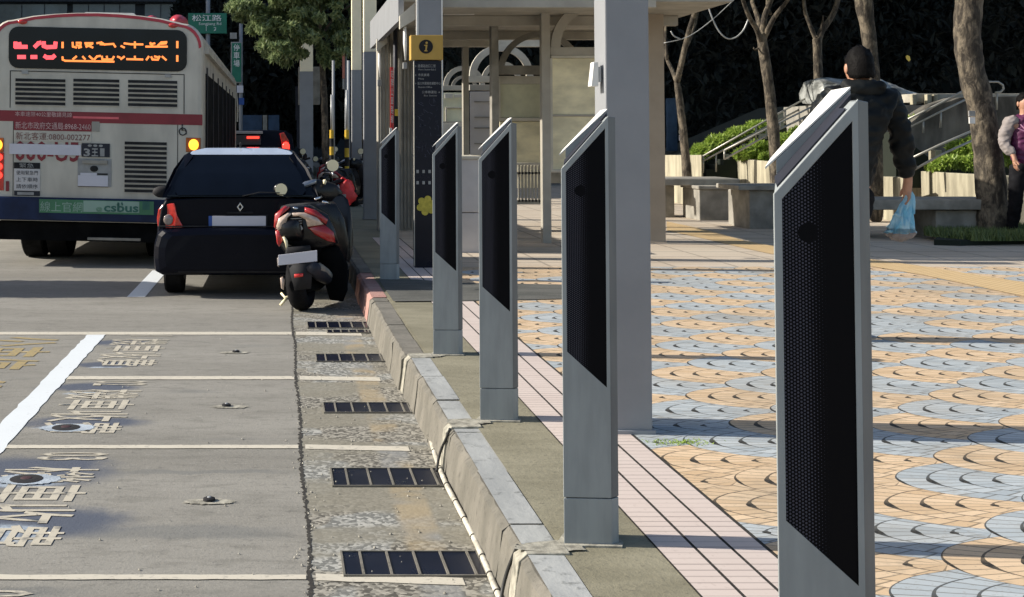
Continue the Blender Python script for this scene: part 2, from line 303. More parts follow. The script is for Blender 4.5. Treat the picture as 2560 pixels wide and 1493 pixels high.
def scallop():
    m, t, b = newmat('fan pattern pavers')
    p, x0, y0, z = t.pos()
    wob = t.noise(p, 3, 2)
    u = t.M('DIVIDE', t.M('ADD', x0, 60), 0.59); v = t.M('DIVIDE', t.M('ADD', t.M('ADD', y0, 40), t.M('MULTIPLY', wob, 0.03)), 0.30)
    K = t.M('FLOOR', t.M('MULTIPLY', t.M('ADD', u, 1), 2))
    cur = None
    for i in (2, 1, 0):
        k = t.M('SUBTRACT', K, i)
        par = t.M('FLOORED_MODULO', k, 2)
        yy = t.M('SUBTRACT', v, par)
        mm = t.M('ROUND', t.M('DIVIDE', yy, 2))
        dv = t.M('SUBTRACT', yy, t.M('MULTIPLY', mm, 2))
        du = t.M('SUBTRACT', u, t.M('MULTIPLY', k, 0.5))
        r = t.M('SQRT', t.M('ADD', t.M('MULTIPLY', du, du), t.M('MULTIPLY', dv, dv)))
        vals = [par, dv, du, r, k, mm]
        if cur is None: cur = vals
        else:
            ins = t.M('LESS_THAN', r, 1)
            nw = []
            for a, bb in zip(cur, vals):
                q = t.new('ShaderNodeMix'); q.data_type = 'FLOAT'
                t.put(q.inputs[0], ins); t.put(q.inputs[2], a); t.put(q.inputs[3], bb); nw.append(q.outputs[0])
            cur = nw
    par, dv, du, r, k, mm = cur
    r5 = t.M('MULTIPLY', r, 5); ring = t.M('FLOOR', r5); fr = t.M('FRACT', r5)
    ed = t.M('MINIMUM', fr, t.M('SUBTRACT', 1, fr))
    left = t.M('POWER', t.M('MAXIMUM', t.M('DIVIDE', t.M('MULTIPLY', du, -1), t.M('MAXIMUM', r, 0.05)), 0), 60)
    edo = t.M('SUBTRACT', 1, fr)   # distance to outer edge of the ring
    wid = t.M('MULTIPLY_ADD', left, 0.085, 0.036)
    line = t.M('LESS_THAN', ed, wid)
    ang = t.M('ARCTAN2', dv, t.M('MULTIPLY', du, -1))
    seg = t.M('ADD', t.M('MULTIPLY', ang, t.M('MULTIPLY_ADD', ring, 1.15, 1.6)), t.M('MULTIPLY', ring, 0.5))
    rad = t.M('LESS_THAN', t.M('FRACT', t.M('ADD', seg, 20)), 0.13)
    wn = t.new('ShaderNodeTexWhiteNoise'); wn.noise_dimensions = '2D'
    cmb = t.new('ShaderNodeCombineXYZ'); t.put(cmb.inputs[0], k); t.put(cmb.inputs[1], mm); t.t.links.new(cmb.outputs[0], wn.inputs['Vector'])
    flip = t.M('LESS_THAN', wn.outputs[0], 0.07)
    colsel = t.M('ABSOLUTE', t.M('SUBTRACT', par, flip))
    wn2 = t.new('ShaderNodeTexWhiteNoise'); wn2.noise_dimensions = '3D'
    cmb2 = t.new('ShaderNodeCombineXYZ'); t.put(cmb2.inputs[0], t.M('FLOOR', seg)); t.put(cmb2.inputs[1], t.M('ADD', ring, t.M('MULTIPLY', k, 7))); t.put(cmb2.inputs[2], mm)
    t.t.links.new(cmb2.outputs[0], wn2.inputs['Vector'])
    f = t.noise(p, 70, 3, 0.7); g = t.noise(p, 1.2, 4, 0.6)
    orange = t.mix(wn2.outputs[0], (0.56, 0.395, 0.235), (0.70, 0.525, 0.345))
    blue = t.mix(wn2.outputs[0], (0.34, 0.385, 0.41), (0.46, 0.50, 0.515))
    c = t.mix(colsel, orange, blue)
    c = t.mix(t.ramp(f, 0.55, 0.72, 0, 0.5), c, (0.22, 0.19, 0.15))
    c = t.mix(t.ramp(g, 0.45, 0.7, 0, 0.42), c, (0.30, 0.25, 0.18)); c = t.mix(t.ramp(t.noise(p, 9, 5, .7), 0.55, 0.7, 0, 0.4), c, (0.26, 0.22, 0.16))
    # the pattern wears to dusty tan far away from the strip
    c = t.mix(t.M('MULTIPLY', line, t.M('MULTIPLY_ADD', left, 0.2, 0.8)), c, (0.012, 0.011, 0.008))
    c = t.mix(t.M('MULTIPLY', rad, 0.65), c, (0.10, 0.085, 0.06))
    t.put(b.inputs['Base Color'], c); b.inputs['Roughness'].default_value = 0.8
    t.bump(t.M('MULTIPLY', t.M('MAXIMUM', line, rad), -1), 0.6, 0.005)
    return m
Mt['scallop'] = scallop()
def pavers(name, c1, c2, jx, jy):
    m, t, b = newmat(name)
    p, x, y, z = t.pos()
    a = t.M('LESS_THAN', t.M('FRACT', t.M('DIVIDE', t.M('ADD', x, 40), jx)), 0.05)
    q = t.M('LESS_THAN', t.M('FRACT', t.M('DIVIDE', t.M('ADD', y, 40), jy)), 0.08)
    n = t.noise(p, 1.4, 5, 0.6, (0.5, 1.4, 1)); f = t.noise(p, 40, 4)
    c = t.mix(t.ramp(n, 0.3, 0.7), c1, c2); c = t.mix(t.ramp(f, 0.55, 0.75, 0, 0.4), c, (0.22, 0.18, 0.14))
    c = t.mix(t.M('MULTIPLY', t.M('MAXIMUM', a, q), 0.5), c, (0.12, 0.10, 0.08))
    t.put(b.inputs['Base Color'], c); b.inputs['Roughness'].default_value = 0.85
    return m
Mt['tan_pave'] = pavers('dusty tan pavers', (0.46, 0.38, 0.29), (0.54, 0.47, 0.38), 0.6, 0.6)
def tactile():
    m, t, b = newmat('yellow tactile tiles')
    p, x, y, z = t.obj()
    a = t.M('SINE', t.M('MULTIPLY', x, 2*PI/0.075)); q = t.M('SINE', t.M('MULTIPLY', y, 2*PI/0.075))
    h = t.ramp(t.M('MULTIPLY', a, q), 0.2, 0.6)
    n = t.noise(p, 6, 4)
    c = t.mix(n, (0.50, 0.34, 0.16), (0.60, 0.44, 0.24)); c = t.mix(t.M('MULTIPLY', h, 0.5), c, (0.72, 0.56, 0.33))
    t.put(b.inputs['Base Color'], c); b.inputs['Roughness'].default_value = 0.7
    t.bump(h, 0.8, 0.01)
    return m
Mt['tactile'] = tactile()
def perforated():
    m, t, b = newmat('black perforated panel')
    p, x, y, z = t.obj()
    S = 0.0062
    def grid(ox, oz):
        fx = t.M('SUBTRACT', t.M('FRACT', t.M('ADD', t.M('DIVIDE', x, S*1.732), 10+ox)), 0.5)
        fz = t.M('SUBTRACT', t.M('FRACT', t.M('ADD', t.M('DIVIDE', z, S), 10+oz)), 0.5)
        fx = t.M('MULTIPLY', fx, 1.732)
        return t.M('SQRT', t.M('ADD', t.M('MULTIPLY', fx, fx), t.M('MULTIPLY', fz, fz)))
    dd = t.M('MINIMUM', grid(0, 0), grid(0.5, 0.5))
    rad = t.ramp(x, 0.045, 0.098, 0.30, 0.0)     # dots shrink towards the right, down to plain black
    cz = t.M('SUBTRACT', z, 1.085); cx = t.M('SUBTRACT', x, 0.058)
    circ = t.M('GREATER_THAN', t.M('SQRT', t.M('ADD', t.M('MULTIPLY', cz, cz), t.M('MULTIPLY', cx, cx))), 0.017)
    dot = t.M('MULTIPLY', t.M('LESS_THAN', dd, rad), circ)
    t.put(b.inputs['Base Color'], t.mix(dot, (0.0025, 0.0027, 0.004), (0.065, 0.065, 0.085)))
    b.inputs['Roughness'].default_value = 0.5; b.inputs['Specular IOR Level'].default_value = 0.08
    return m
Mt['perf'] = perforated()
# ------------------------------------------------------------------ mesh helpers
ORG = {}          # origin of every top-level object, for building in world coordinates
def tag(o, label=None, cat=None, group=None, kind=None):
    if label: o['label'] = label
    if cat: o['category'] = cat
    if group: o['group'] = group
    if kind: o['kind'] = kind
    return o
def thing(name, loc, label, cat, group=None, rz=0):
    o = bpy.data.objects.new(name, None); C.objects.link(o); o.location = loc; o.empty_display_size = 0.2
    ORG[o.name] = Vector(loc); return tag(o, label, cat, group)
def root_of(o):
    while o.parent: o = o.parent
    return o
def catmull(pts, n=6):
    pts = [Vector(p) for p in pts]
    if len(pts) < 3: return pts
    out = []
    q = [pts[0]*2-pts[1]]+pts+[pts[-1]*2-pts[-2]]
    for i in range(1, len(q)-2):
        for k in range(n):
            s = k/n
            out.append(0.5*((2*q[i])+(-q[i-1]+q[i+1])*s+(2*q[i-1]-5*q[i]+4*q[i+1]-q[i+2])*s*s+(-q[i-1]+3*q[i]-3*q[i+1]+q[i+2])*s**3))
    out.append(pts[-1]); return out
class MB:
    def __init__(s): s.v = []; s.f = []
    def box(s, x0, x1, y0, y1, z0, z1):
        n = len(s.v)
        s.v += [(x, y, z) for z in (z0, z1) for y in (y0, y1) for x in (x0, x1)]
        s.f += [tuple(n+i for i in q) for q in ((0, 2, 3, 1), (4, 5, 7, 6), (0, 1, 5, 4), (2, 6, 7, 3), (0, 4, 6, 2), (1, 3, 7, 5))]
        return s
    def quad(s, *p):
        n = len(s.v); s.v += [tuple(q) for q in p]; s.f.append(tuple(range(n, n+len(p)))); return s
    def prism(s, pts, off):
        """pts: list of 3D points (a planar outline), extruded by vector off"""
        n = len(s.v); k = len(pts); off = Vector(off)
        s.v += [tuple(p) for p in pts]+[tuple(Vector(p)+off) for p in pts]
        s.f.append(tuple(range(n+k-1, n-1, -1))); s.f.append(tuple(range(n+k, n+2*k)))
        for i in range(k):
            j = (i+1) % k; s.f.append((n+i, n+j, n+k+j, n+k+i))
        return s
    def xz(s, pts, y0, y1): return s.prism([(x, y0, z) for x, z in pts], (0, y1-y0, 0))
    def loft(s, rings, cap=True):
        n = len(s.v); k = len(rings[0])
        for r in rings: s.v += [tuple(p) for p in r]
        for i in range(len(rings)-1):
            for j in range(k):
                jj = (j+1) % k; s.f.append((n+i*k+j, n+i*k+jj, n+(i+1)*k+jj, n+(i+1)*k+j))
        if cap:
            s.f.append(tuple(range(n+k-1, n-1, -1))); s.f.append(tuple(n+(len(rings)-1)*k+j for j in range(k)))
        return s
    def tube(s, pts, rad, seg=8, ell=1.0):
        pts = [Vector(p) for p in pts]; m = len(pts)
        rads = rad if isinstance(rad, (list, tuple)) else [rad]*m
        rings = []; up = None
        for i, p in enumerate(pts):
            t = (pts[min(i+1, m-1)]-pts[max(i-1, 0)])
            t = t.normalized() if t.length > 1e-9 else Vector((0, 0, 1))
            if up is None: up = Vector((0, 1, 0)) if abs(t.y) < 0.9 else Vector((1, 0, 0))
            a = (up-t*up.dot(t)).normalized(); up = a; b = t.cross(a)
            rings.append([p+(a*math.cos(2*PI*k/seg)+b*math.sin(2*PI*k/seg)*ell)*rads[i] for k in range(seg)])
        return s.loft(rings)
    def ell(s, c, r, seg=14, rin=9, rot=None):
        rings = []
        for i in range(rin+1):
            a = -PI/2+PI*i/rin; ring = []
            for k in range(seg):
                q = Vector((math.cos(a)*math.cos(2*PI*k/seg)*r[0], math.cos(a)*math.sin(2*PI*k/seg)*r[1], math.sin(a)*r[2]))
                if abs(math.cos(a)) < 1e-6: q = Vector((1e-5*math.cos(2*PI*k/seg), 1e-5*math.sin(2*PI*k/seg), math.sin(a)*r[2]))
                if rot: q = rot @ q
                ring.append(Vector(c)+q)
            rings.append(ring)
        return s.loft(rings)
    def cyl(s, p0, p1, r, seg=20): return s.tube([p0, p1], r, seg)
    def torus(s, c, rmaj, rmin, axis='x', seg=28, ms=10, sq=1.0):
        rings = []
        for i in range(seg):
            a = 2*PI*i/seg; ring = []
            for k in range(ms):
                b = 2*PI*k/ms; rr = rmaj+rmin*math.cos(b); h = rmin*sq*math.sin(b)
                if axis == 'x': q = (h, rr*math.cos(a), rr*math.sin(a))
                elif axis == 'y': q = (rr*math.cos(a), h, rr*math.sin(a))
                else: q = (rr*math.cos(a), rr*math.sin(a), h)
                ring.append(Vector(c)+Vector(q))
            rings.append(ring)
        rings.append(rings[0]); return s.loft(rings, cap=False)
    def xform(s, M): s.v = [tuple(M @ Vector(p)) for p in s.v]; return s
    def build(s, name, m, parent=None, smooth=False, bevel=0, sub=0, bseg=2, world=True):
        me = bpy.data.meshes.new(name)
        org = ORG.get(root_of(parent).name, Vector()) if (parent and world) else Vector()
        me.from_pydata([tuple(Vector(p)-org) for p in s.v], [], s.f); me.update()
        bm = bmesh.new(); bm.from_mesh(me); bmesh.ops.remove_doubles(bm, verts=bm.verts, dist=1e-5)
        bmesh.ops.recalc_face_normals(bm, faces=bm.faces); bm.to_mesh(me); bm.free()
        me.materials.append(m)
        o = bpy.data.objects.new(name, me); C.objects.link(o); o.parent = parent
        if smooth:
            for p in me.polygons: p.use_smooth = True
        if bevel:
            b = o.modifiers.new('bevel', 'BEVEL'); b.width = bevel; b.segments = bseg; b.limit_method = 'ANGLE'; b.angle_limit = R(35)
        if sub:
            b = o.modifiers.new('sub', 'SUBSURF'); b.levels = sub; b.render_levels = sub
        if smooth and bevel:
            pass
        return o
def rbox2(x0, x1, z0, z1, r, n=5):
    pts = []
    for cx, cz, a0 in ((x1-r, z1-r, 0), (x0+r, z1-r, 90), (x0+r, z0+r, 180), (x1-r, z0+r, 270)):
        for i in range(n+1):
            a = R(a0+90*i/n); pts.append((cx+r*math.cos(a), cz+r*math.sin(a)))
    return pts
def text(s, name, m, parent, x0, x1, z0, z1, y, horiz='xz', depth=0.0, bold=0.0, flat=None):
    """lettering filling the rectangle x0..x1 by z0..z1 on the plane y (facing -Y); flat=(fn) maps (u,v) in 0..1 to a 3D point"""
    cu = bpy.data.curves.new('txt', 'FONT'); cu.body = s; cu.size = 1; cu.resolution_u = 2; cu.offset = bold
    o = bpy.data.objects.new('txt', cu); C.objects.link(o)
    dg = bpy.context.evaluated_depsgraph_get(); me = bpy.data.meshes.new_from_object(o.evaluated_get(dg))
    bpy.data.objects.remove(o); bpy.data.curves.remove(cu)
    if not len(me.vertices): return None
    xs = [v.co.x for v in me.vertices]; ys = [v.co.y for v in me.vertices]
    a0, a1, b0, b1 = min(xs), max(xs), min(ys), max(ys)
    org = ORG.get(root_of(parent).name, Vector()) if parent else Vector()
    for v in me.vertices:
        u = (v.co.x-a0)/(a1-a0 or 1); q = (v.co.y-b0)/(b1-b0 or 1)
        if flat: v.co = Vector(flat(u, q))-org
        else: v.co = Vector((x0+(x1-x0)*u, y, z0+(z1-z0)*q))-org
    me.materials.append(m); me.name = name
    o = bpy.data.objects.new(name, me); C.objects.link(o); o.parent = parent
    return o
from mathutils import noise as mnoise
def skinned(name, m, parent, verts, edges, radii, sub=2, root=0, wr=0.0):
    me = bpy.data.meshes.new(name); org = ORG.get(root_of(parent).name, Vector())
    me.from_pydata([tuple(Vector(v)-org) for v in verts], edges, []); me.update()
    o = bpy.data.objects.new(name, me); C.objects.link(o)
    md = o.modifiers.new('skin', 'SKIN'); md.use_smooth_shade = True
    for i, sv in enumerate(me.skin_vertices[0].data):
        r = radii[i]; sv.radius = (r, r) if isinstance(r, (int, float)) else r; sv.use_root = (i == root)
    sb = o.modifiers.new('sub', 'SUBSURF'); sb.levels = sub; sb.render_levels = sub
    dg = bpy.context.evaluated_depsgraph_get(); me2 = bpy.data.meshes.new_from_object(o.evaluated_get(dg))
    bpy.data.objects.remove(o); me2.materials.clear(); me2.materials.append(m); me2.name = name
    if wr:
        nn = [v.normal.copy() for v in me2.vertices]
        for v, nv in zip(me2.vertices, nn):
            q = v.co*1.0; a = mnoise.noise(Vector((q.x*9, q.y*9, q.z*16))); b = mnoise.noise(Vector((q.x*22+5, q.y*22, q.z*34)))
            v.co += nv*wr*((1-abs(a)*3.2)*.9+b*.55)
    for p in me2.polygons: p.use_smooth = True; p.material_index = 0
    o = bpy.data.objects.new(name, me2); C.objects.link(o); o.parent = parent
    return o
def copy_tree(o, parent=None):
    c = o.copy(); C.objects.link(c); c.parent = parent
    for ch in list(o.children): copy_tree(ch, c)
    return c
def leaves(name, m, parent, blobs, n, size, seed=1, top=None):
    """leaf quads scattered through ellipsoids; blobs = [(centre, radii)]"""
    rnd = random.Random(seed); V = []; Fc = []
    org = ORG.get(root_of(parent).name, Vector()) if parent else Vector()
    vol = [b[1][0]*b[1][1]*b[1][2] for b in blobs]; tot = sum(v**0.67 for v in vol)
    for (c, r), vv in zip(blobs, vol):
        for _ in range(int(n*(vv**0.67)/tot)):
            while True:
                q = Vector((rnd.uniform(-1, 1), rnd.uniform(-1, 1), rnd.uniform(-1, 1)))
                if 0.05 < q.length < 1: break
            q = q.normalized()*(q.length**0.45)
            p = Vector((c[0]+q.x*r[0], c[1]+q.y*r[1], c[2]+q.z*r[2]))-org
            s = size*rnd.uniform(0.6, 1.4)
            e = Matrix.Rotation(rnd.uniform(0, 2*PI), 3, 'Z') @ Matrix.Rotation(rnd.gauss(0.5, 0.6), 3, 'X') @ Matrix.Rotation(rnd.uniform(-.5, .5), 3, 'Y')
            k = len(V)
            for a, b, z in ((0, -1, -.1), (.42, -.1, 0.08), (0, 1, -.12), (-.42, -.1, 0.08)): V.append(tuple(p+e @ Vector((a*s, b*s, z*s))))
            Fc.append((k, k+1, k+2, k+3))
    me = bpy.data.meshes.new(name); me.from_pydata(V, [], Fc); me.update(); me.materials.append(m)
    o = bpy.data.objects.new(name, me); C.objects.link(o); o.parent = parent; return o
def sheet(name, m, pts, z, kind='structure'):
    """flat ground sheet from (x,y) points"""
    o = MB().quad(*[(x, y, z) for x, y in pts]).build(name, m); o['kind'] = kind; return o

# ------------------------------------------------------------------ ground
S = 'structure'
sheet('ground', Mt['asphalt'], [(-260, -20), (260, -20), (260, 320), (-260, 320)], -0.02)
road = sheet('road', Mt['asphalt'], [(-30, -3), (0.10, -3), (0.10, 90), (-30, 90)], 0.0)
rnd = random.Random(5)
g = MB(); xs = 0.10
g.quad((0.10, -3, 0.001), (0.72, -3, 0.001), (0.72, 90, 0.001), (0.10, 90, 0.001))
tag(g.build('gutter', Mt['gutter']), kind=S)
# ragged tar seam between road and gutter
g = MB(); y = 3.0; L = []
while y < 30: L.append((y, rnd.uniform(0.002, 0.014), rnd.uniform(0.002, 0.013), rnd.uniform(-0.004, 0.004)+.006*math.sin(y*3))); y += rnd.uniform(0.008, 0.022)
for a, b in zip(L, L[1:]):
    ca = 0.10+a[3]; cb = 0.10+b[3]
    g.quad((ca-a[1], a[0], 0.0022), (ca+a[2], a[0], 0.0022), (cb+b[2], b[0], 0.0022), (cb-b[1], b[0], 0.0022))
tag(g.build('tar_seam', Mt['seam']), kind=S)

# kerb: three runs, each a step apart, then the red painted run
def kerb(name, y0, y1, dx, mface, mtop, step=0.62, seed=1, zt=0.2):
    r = random.Random(seed); y = y0; gf = MB(); gt = MB()
    while y < y1-0.05:
        e = min(y+step*r.uniform(0.9, 1.1), y1); j = 0.006
        o1 = dx+r.uniform(-0.004, 0.004); dz = r.uniform(-0.003, 0.003)
        prof = lambda yy, k: [(0.696+o1, yy, -0.01), (0.712+o1, yy, 0.10), (0.722+o1, yy, zt-0.022+dz), (0.742+o1+k, yy, zt-0.004+dz), (0.84+o1, yy, zt-0.004+dz), (0.84+o1, yy, -0.01)]
        n = max(2, int((e-y)/0.06)); rings = []
        for i in range(n+1):
            yy = y+j/2+(e-y-j)*i/n; rings.append([(px+(r.uniform(-.005, .005) if q < 4 else 0), py, pz+(r.uniform(-.004, .002) if q in (2, 3) else 0)) for q, (px, py, pz) in enumerate(prof(yy, 0))])
        gf.loft(rings)
        gt.quad((0.745+o1, y+j, zt-0.001+dz), (0.853+o1, y+j, zt-0.001+dz), (0.853+o1, e-j, zt-0.001+dz), (0.745+o1, e-j, zt-0.001+dz))
        y = e
    o = gf.build(name, mface); o['kind'] = S
    o2 = gt.build('kerb_top', mtop, o)
    return o
kerb('kerb', 2.2, 7.35, 0, Mt['kerbface'], Mt['kerbtop'], seed=2)
kerb('kerb', 7.40, 10.05, -0.02, Mt['kerbface'], Mt['kerbface'], seed=3)
kerb('kerb', 10.08, 11.9, -0.012, Mt['kerbred'], Mt['kerbred'], 0.5, seed=4)
kerb('kerb', 11.92, 30, -0.0, Mt['kerbface'], Mt['kerbface'], 0.8, seed=6)
# pale mortar saddles across the kerb at each bollard
for ys, hw_ in ((3.93, .045), (5.60, .05), (7.37, .07)):
    rq = random.Random(int(ys*10)); b_ = MB(); rings = []
    for k in range(5):
        yy = ys-hw_+2*hw_*k/4+rq.uniform(-.006, .006); e_ = .004+rq.uniform(0, .003)
        rings.append([(0.696-e_, yy, -.01), (0.710-e_, yy, .10), (0.720-e_, yy, .18), (0.740, yy, .198+e_), (0.868, yy+rq.uniform(-.01, .01), .2015+e_), (0.868, yy, .15), (0.72, yy, -.01)])
    b_.loft(rings); tag(b_.build('kerb_mortar', Mt['mortar'], bevel=.002), kind=S)
# pavement slab and its coverings
MB().box(0.838, 60, -3, 90, 0.0, 0.196).build('pavement', Mt['strip'])['kind'] = S
sheet('footway', Mt['strip'], [(0.853, -3), (1.145, -3), (1.145, 60), (0.853, 60)], 0.200)
g = MB()
for a, b in ((1.148, 1.256), (1.266, 1.366), (1.376, 1.472)):
    g.quad((a, -3, 0.204), (b, -3, 0.204), (b, 16, 0.204), (a, 16, 0.204))
tag(g.build('tile_strip', Mt['pink']), kind=S)
sheet('strip_bed', Mt['seam'], [(1.145, -3), (1.492, -3), (1.492, 16), (1.145, 16)], 0.2015)
sheet('plaza', Mt['scallop'], [(1.486, -3), (60, -3), (60, 12.4), (1.486, 12.4)], 0.2035)
sheet('plaza_paving', Mt['tan_pave'], [(1.486, 12.4), (60, 12.4), (60, 90), (1.486, 90)], 0.2035)
# dark asphalt crossing where the driveway meets the kerb
def blob(cx, cy, rx, ry, seed, n=26, rough=0.12):
    r = random.Random(seed); out = []
    for i in range(n):
        a = 2*PI*i/n; k = 1+r.uniform(-rough, rough); out.append((cx+rx*k*math.cos(a), cy+ry*k*math.sin(a)))
    return out
sheet('driveway', Mt['patch'], [(0.86, 9.75), (1.6, 9.8), (2.7, 10.0), (2.75, 10.8), (1.5, 11.0), (1.2, 11.25), (0.86, 11.3)], 0.209)

# road markings
def G2(px, py): q = G(px, py, 0); return (q.x, q.y)
def stripe(name, m, pts, z=0.003): return tag(MB().quad(*[(x, y, z) for x, y in pts]).build(name, m), kind=S)
def ragged_line(name, m, x0, x1, ya, yb, z=0.0035, slope=0.0, seed=1):
    r = random.Random(seed); gq = MB(); n = max(4, int((x1-x0)/0.05)); T = []
    for i in range(n+1):
        x = x0+(x1-x0)*i/n; T.append((x, ya+slope*(x-x0)+r.uniform(-.003, .003), yb+slope*(x-x0)+r.uniform(-.003, .003)))
    for a, b in zip(T, T[1:]): gq.quad((a[0], a[1], z), (b[0], b[1], z), (b[0], b[2], z), (a[0], a[2], z))
    return tag(gq.build(name, m), kind=S)
r = random.Random(8); g = MB(); T = []
y = 3.0
while y < 9.56: T.append((y, -1.415+r.uniform(-.006, .006), -1.283+r.uniform(-.006, .006))); y += 0.08
for a, b in zip(T, T[1:]): g.quad((a[1], a[0], 0.003), (a[2], a[0], 0.003), (b[2], b[0], 0.003), (b[1], b[0], 0.003))
g.quad((-1.39, 11.68, 0.003), (-1.225, 11.68, 0.003), (-1.225, 14, 0.003), (-1.39, 14, 0.003))
tag(g.build('lane_line', Mt['linewhite']), kind=S)
for i, (py, ph, xa) in enumerate(((834.5, 7, -5), (946, 8, -1.28), (1118.5, 8.5, -1.28), (1445, 12, -1.28))):
    Y1 = G(0, py-ph/2, 0).y; Y0 = G(0, py+ph/2, 0).y
    ragged_line('stall_line', Mt['linecream'], xa if i != 3 else -3, 0.086, Y0, Y1, seed=i)
    ragged_line('stall_line', Mt['linecream'], 0.118, 0.60, Y0-.01, Y1+.01, slope=-0.09, seed=i+9)
# lettering on the stalls, read from the roadway
def road_text(s, x0, x1, yfar, ynear, m, name='road_lettering'):
    fl = lambda u, q: (x0+(x1-x0)*q, yfar+(ynear-yfar)*u, 0.0028)
    tag(text(s, name, m, None, 0, 0, 0, 0, 0, flat=fl, bold=0.006), kind=S)
for yl, nn in ((9.60, '01'), (7.75, '02'), (6.02, '03'), (4.23, '04')):
    road_text(nn, -1.10, -0.78, yl-0.08, yl-0.22, Mt['lettercream'])
    road_text('機車收費', -1.20, -0.79, yl-0.34, yl-1.44, Mt['lettercream'])
road_text('公車停', -2.35, -1.55, 9.35, 8.05, Mt['lineyellow'])
road_text('靠區', -2.35, -1.62, 7.75, 6.7, Mt['lineyellow'])
grp = 'parking sensors set in the stalls'
SENS = [(523, 1254, 'black parking sensor in a white splash, nearest of the middle row'), (566, 1017, 'parking sensor in a faint white splash, third stall line from the camera'),
        (590, 882, 'small dark parking sensor farthest along the stalls, near the scooter'), (66, 1200, 'large round red and black sensor in a bluish patch at the left edge'), (165, 1071, 'dark sensor on a pale blue ring beside the broad white line')]
for i, (px, py, lb) in enumerate(SENS):
    q = G(px, py, 0); rr = 0.024 if i < 3 else 0.07
    t = thing('parking_sensor', (q.x, q.y, 0), lb, 'parking sensor', grp)
    if i < 3: MB().quad(*[(a, b, 0.004) for a, b in blob(q.x+(.0, .02, -.01)[i], q.y-.012, .10, .04, i+53, 60, 0.16)]).build('mortar_ring', Mt['mortar'], t)
    else: MB().quad(*[(a, b, 0.0045) for a, b in blob(q.x+.01, q.y-.005, .135, .085, i+53, 60, 0.08)]).build('paint_ring', Mt['palepatch'], t)
    MB().tube([(q.x, q.y, 0), (q.x, q.y, 0.006 if i > 2 else 0.014), (q.x, q.y, 0.009 if i > 2 else 0.018)], [rr*1.05, rr, rr*0.6], 20).build('puck', Mt['blackmatt'], t, smooth=False)
    MB().ell((q.x, q.y, 0.008 if i > 2 else .017), (rr*.4, rr*.4, 0.004), 12, 6).build('cap', Mt['linered'] if i > 2 else Mt['polesteel'], t, smooth=True)
# crumbs on the road
# drain grates
grp = 'drain grates in the gutter'
GL = ['black drain grate nearest the camera', 'drain grate second from the camera', 'third drain grate, beside the second bollard', 'fourth drain grate along the gutter', 'farthest clear drain grate, just before the scooter', 'paint covered drain grate beside the farthest stall line']
for i, (xa, xb, ya, yb) in enumerate(((864, 1203, 1384, 1443), (835, 1107, 1175, 1218), (813, 1022, 1010, 1034), (793, 965, 888, 906), (771, 920, 807, 822), (820, 920, 827, 834))):
    f0 = G(xa, yb, 0); f1 = G(xb, ya, 0); Y0, Y1 = f0.y, f1.y; X0 = f0.x; X1 = G(xb, (ya+yb)/2, 0).x
    t = thing('drain_grate', ((X0+X1)/2, (Y0+Y1)/2, 0), GL[i], 'drain grate', grp)
    MB().box(X0, X1, Y0, Y1, 0.0015, 0.005).build('pit', Mt['navy'], t)
    fr = MB(); e = 0.007
    fr.box(X0-e, X0, Y0-e, Y1+e, 0.001, 0.009); fr.box(X1, X1+e, Y0-e, Y1+e, 0.001, 0.009); fr.box(X0, X1, Y0-e, Y0, 0.001, 0.009); fr.box(X0, X1, Y1, Y1+e, 0.001, 0.009)
    fr.build('frame', Mt['kerbface'], t)
    for k in range(5):
        bx = X0+(X1-X0)*(0.11+0.2*k+0.02); MB().box(bx-.004, bx+.004, Y0+.001, Y1-.001, 0.005, 0.010).build('bar', Mt['kerbface'], t)
# conduit clipped along the kerb foot
cp = [G(px, py, 0.0)+Vector((0, 0, 0.02)) for px, py in ((1002, 940), (1018, 985), (1040, 1030), (1070, 1090), (1088, 1150), (1112, 1215), (1145, 1280), (1178, 1345), (1212, 1420), (1238, 1485), (1275, 1570))]
t = thing('conduit', (cp[4].x, cp[4].y, 0), 'white cable conduit with black ties lying along the foot of the kerb', 'conduit')
cc = catmull(cp, 6); MB().tube(cc, 0.0105, 10).build('pipe', Mt['conduit'], t, smooth=True)
for k in range(3, len(cc)-2, 4):
    dd_ = (cc[k+1]-cc[k]).normalized(); MB().tube([cc[k]-dd_*.004, cc[k]+dd_*.004], 0.0125, 10).build('cable_tie', Mt['cable'], t)
for i, (pts, lb) in enumerate((([(1088, 1160), (1086, 1135), (1095, 1100), (1112, 1070), (1125, 1062)], 'thin dark cable bending up the kerb face in the middle of the conduit run'),
                        ([(1243, 1500), (1241, 1450), (1250, 1420), (1268, 1400), (1290, 1392)], 'dark cable loop climbing the kerb at the bottom edge of the picture'))):
    q = []
    for k, (px, py) in enumerate(pts):
        zz = 0.015+0.19*k/(len(pts)-1); Xf = 0.672+0.055*k/(len(pts)-1)
        a = (px-PX0)/F0; tt = Xf/a; q.append(Vector((Xf, tt, zz if k else 0.02)))
    ym = q[0].y
    q = [Vector((p.x, ym+(p.y-ym)*0.3, p.z)) for p in q]
    tag(MB().tube(catmull(q, 6), 0.006, 8).build('cable', Mt['cable'], smooth=True), lb, 'cable', 'cables up the kerb')
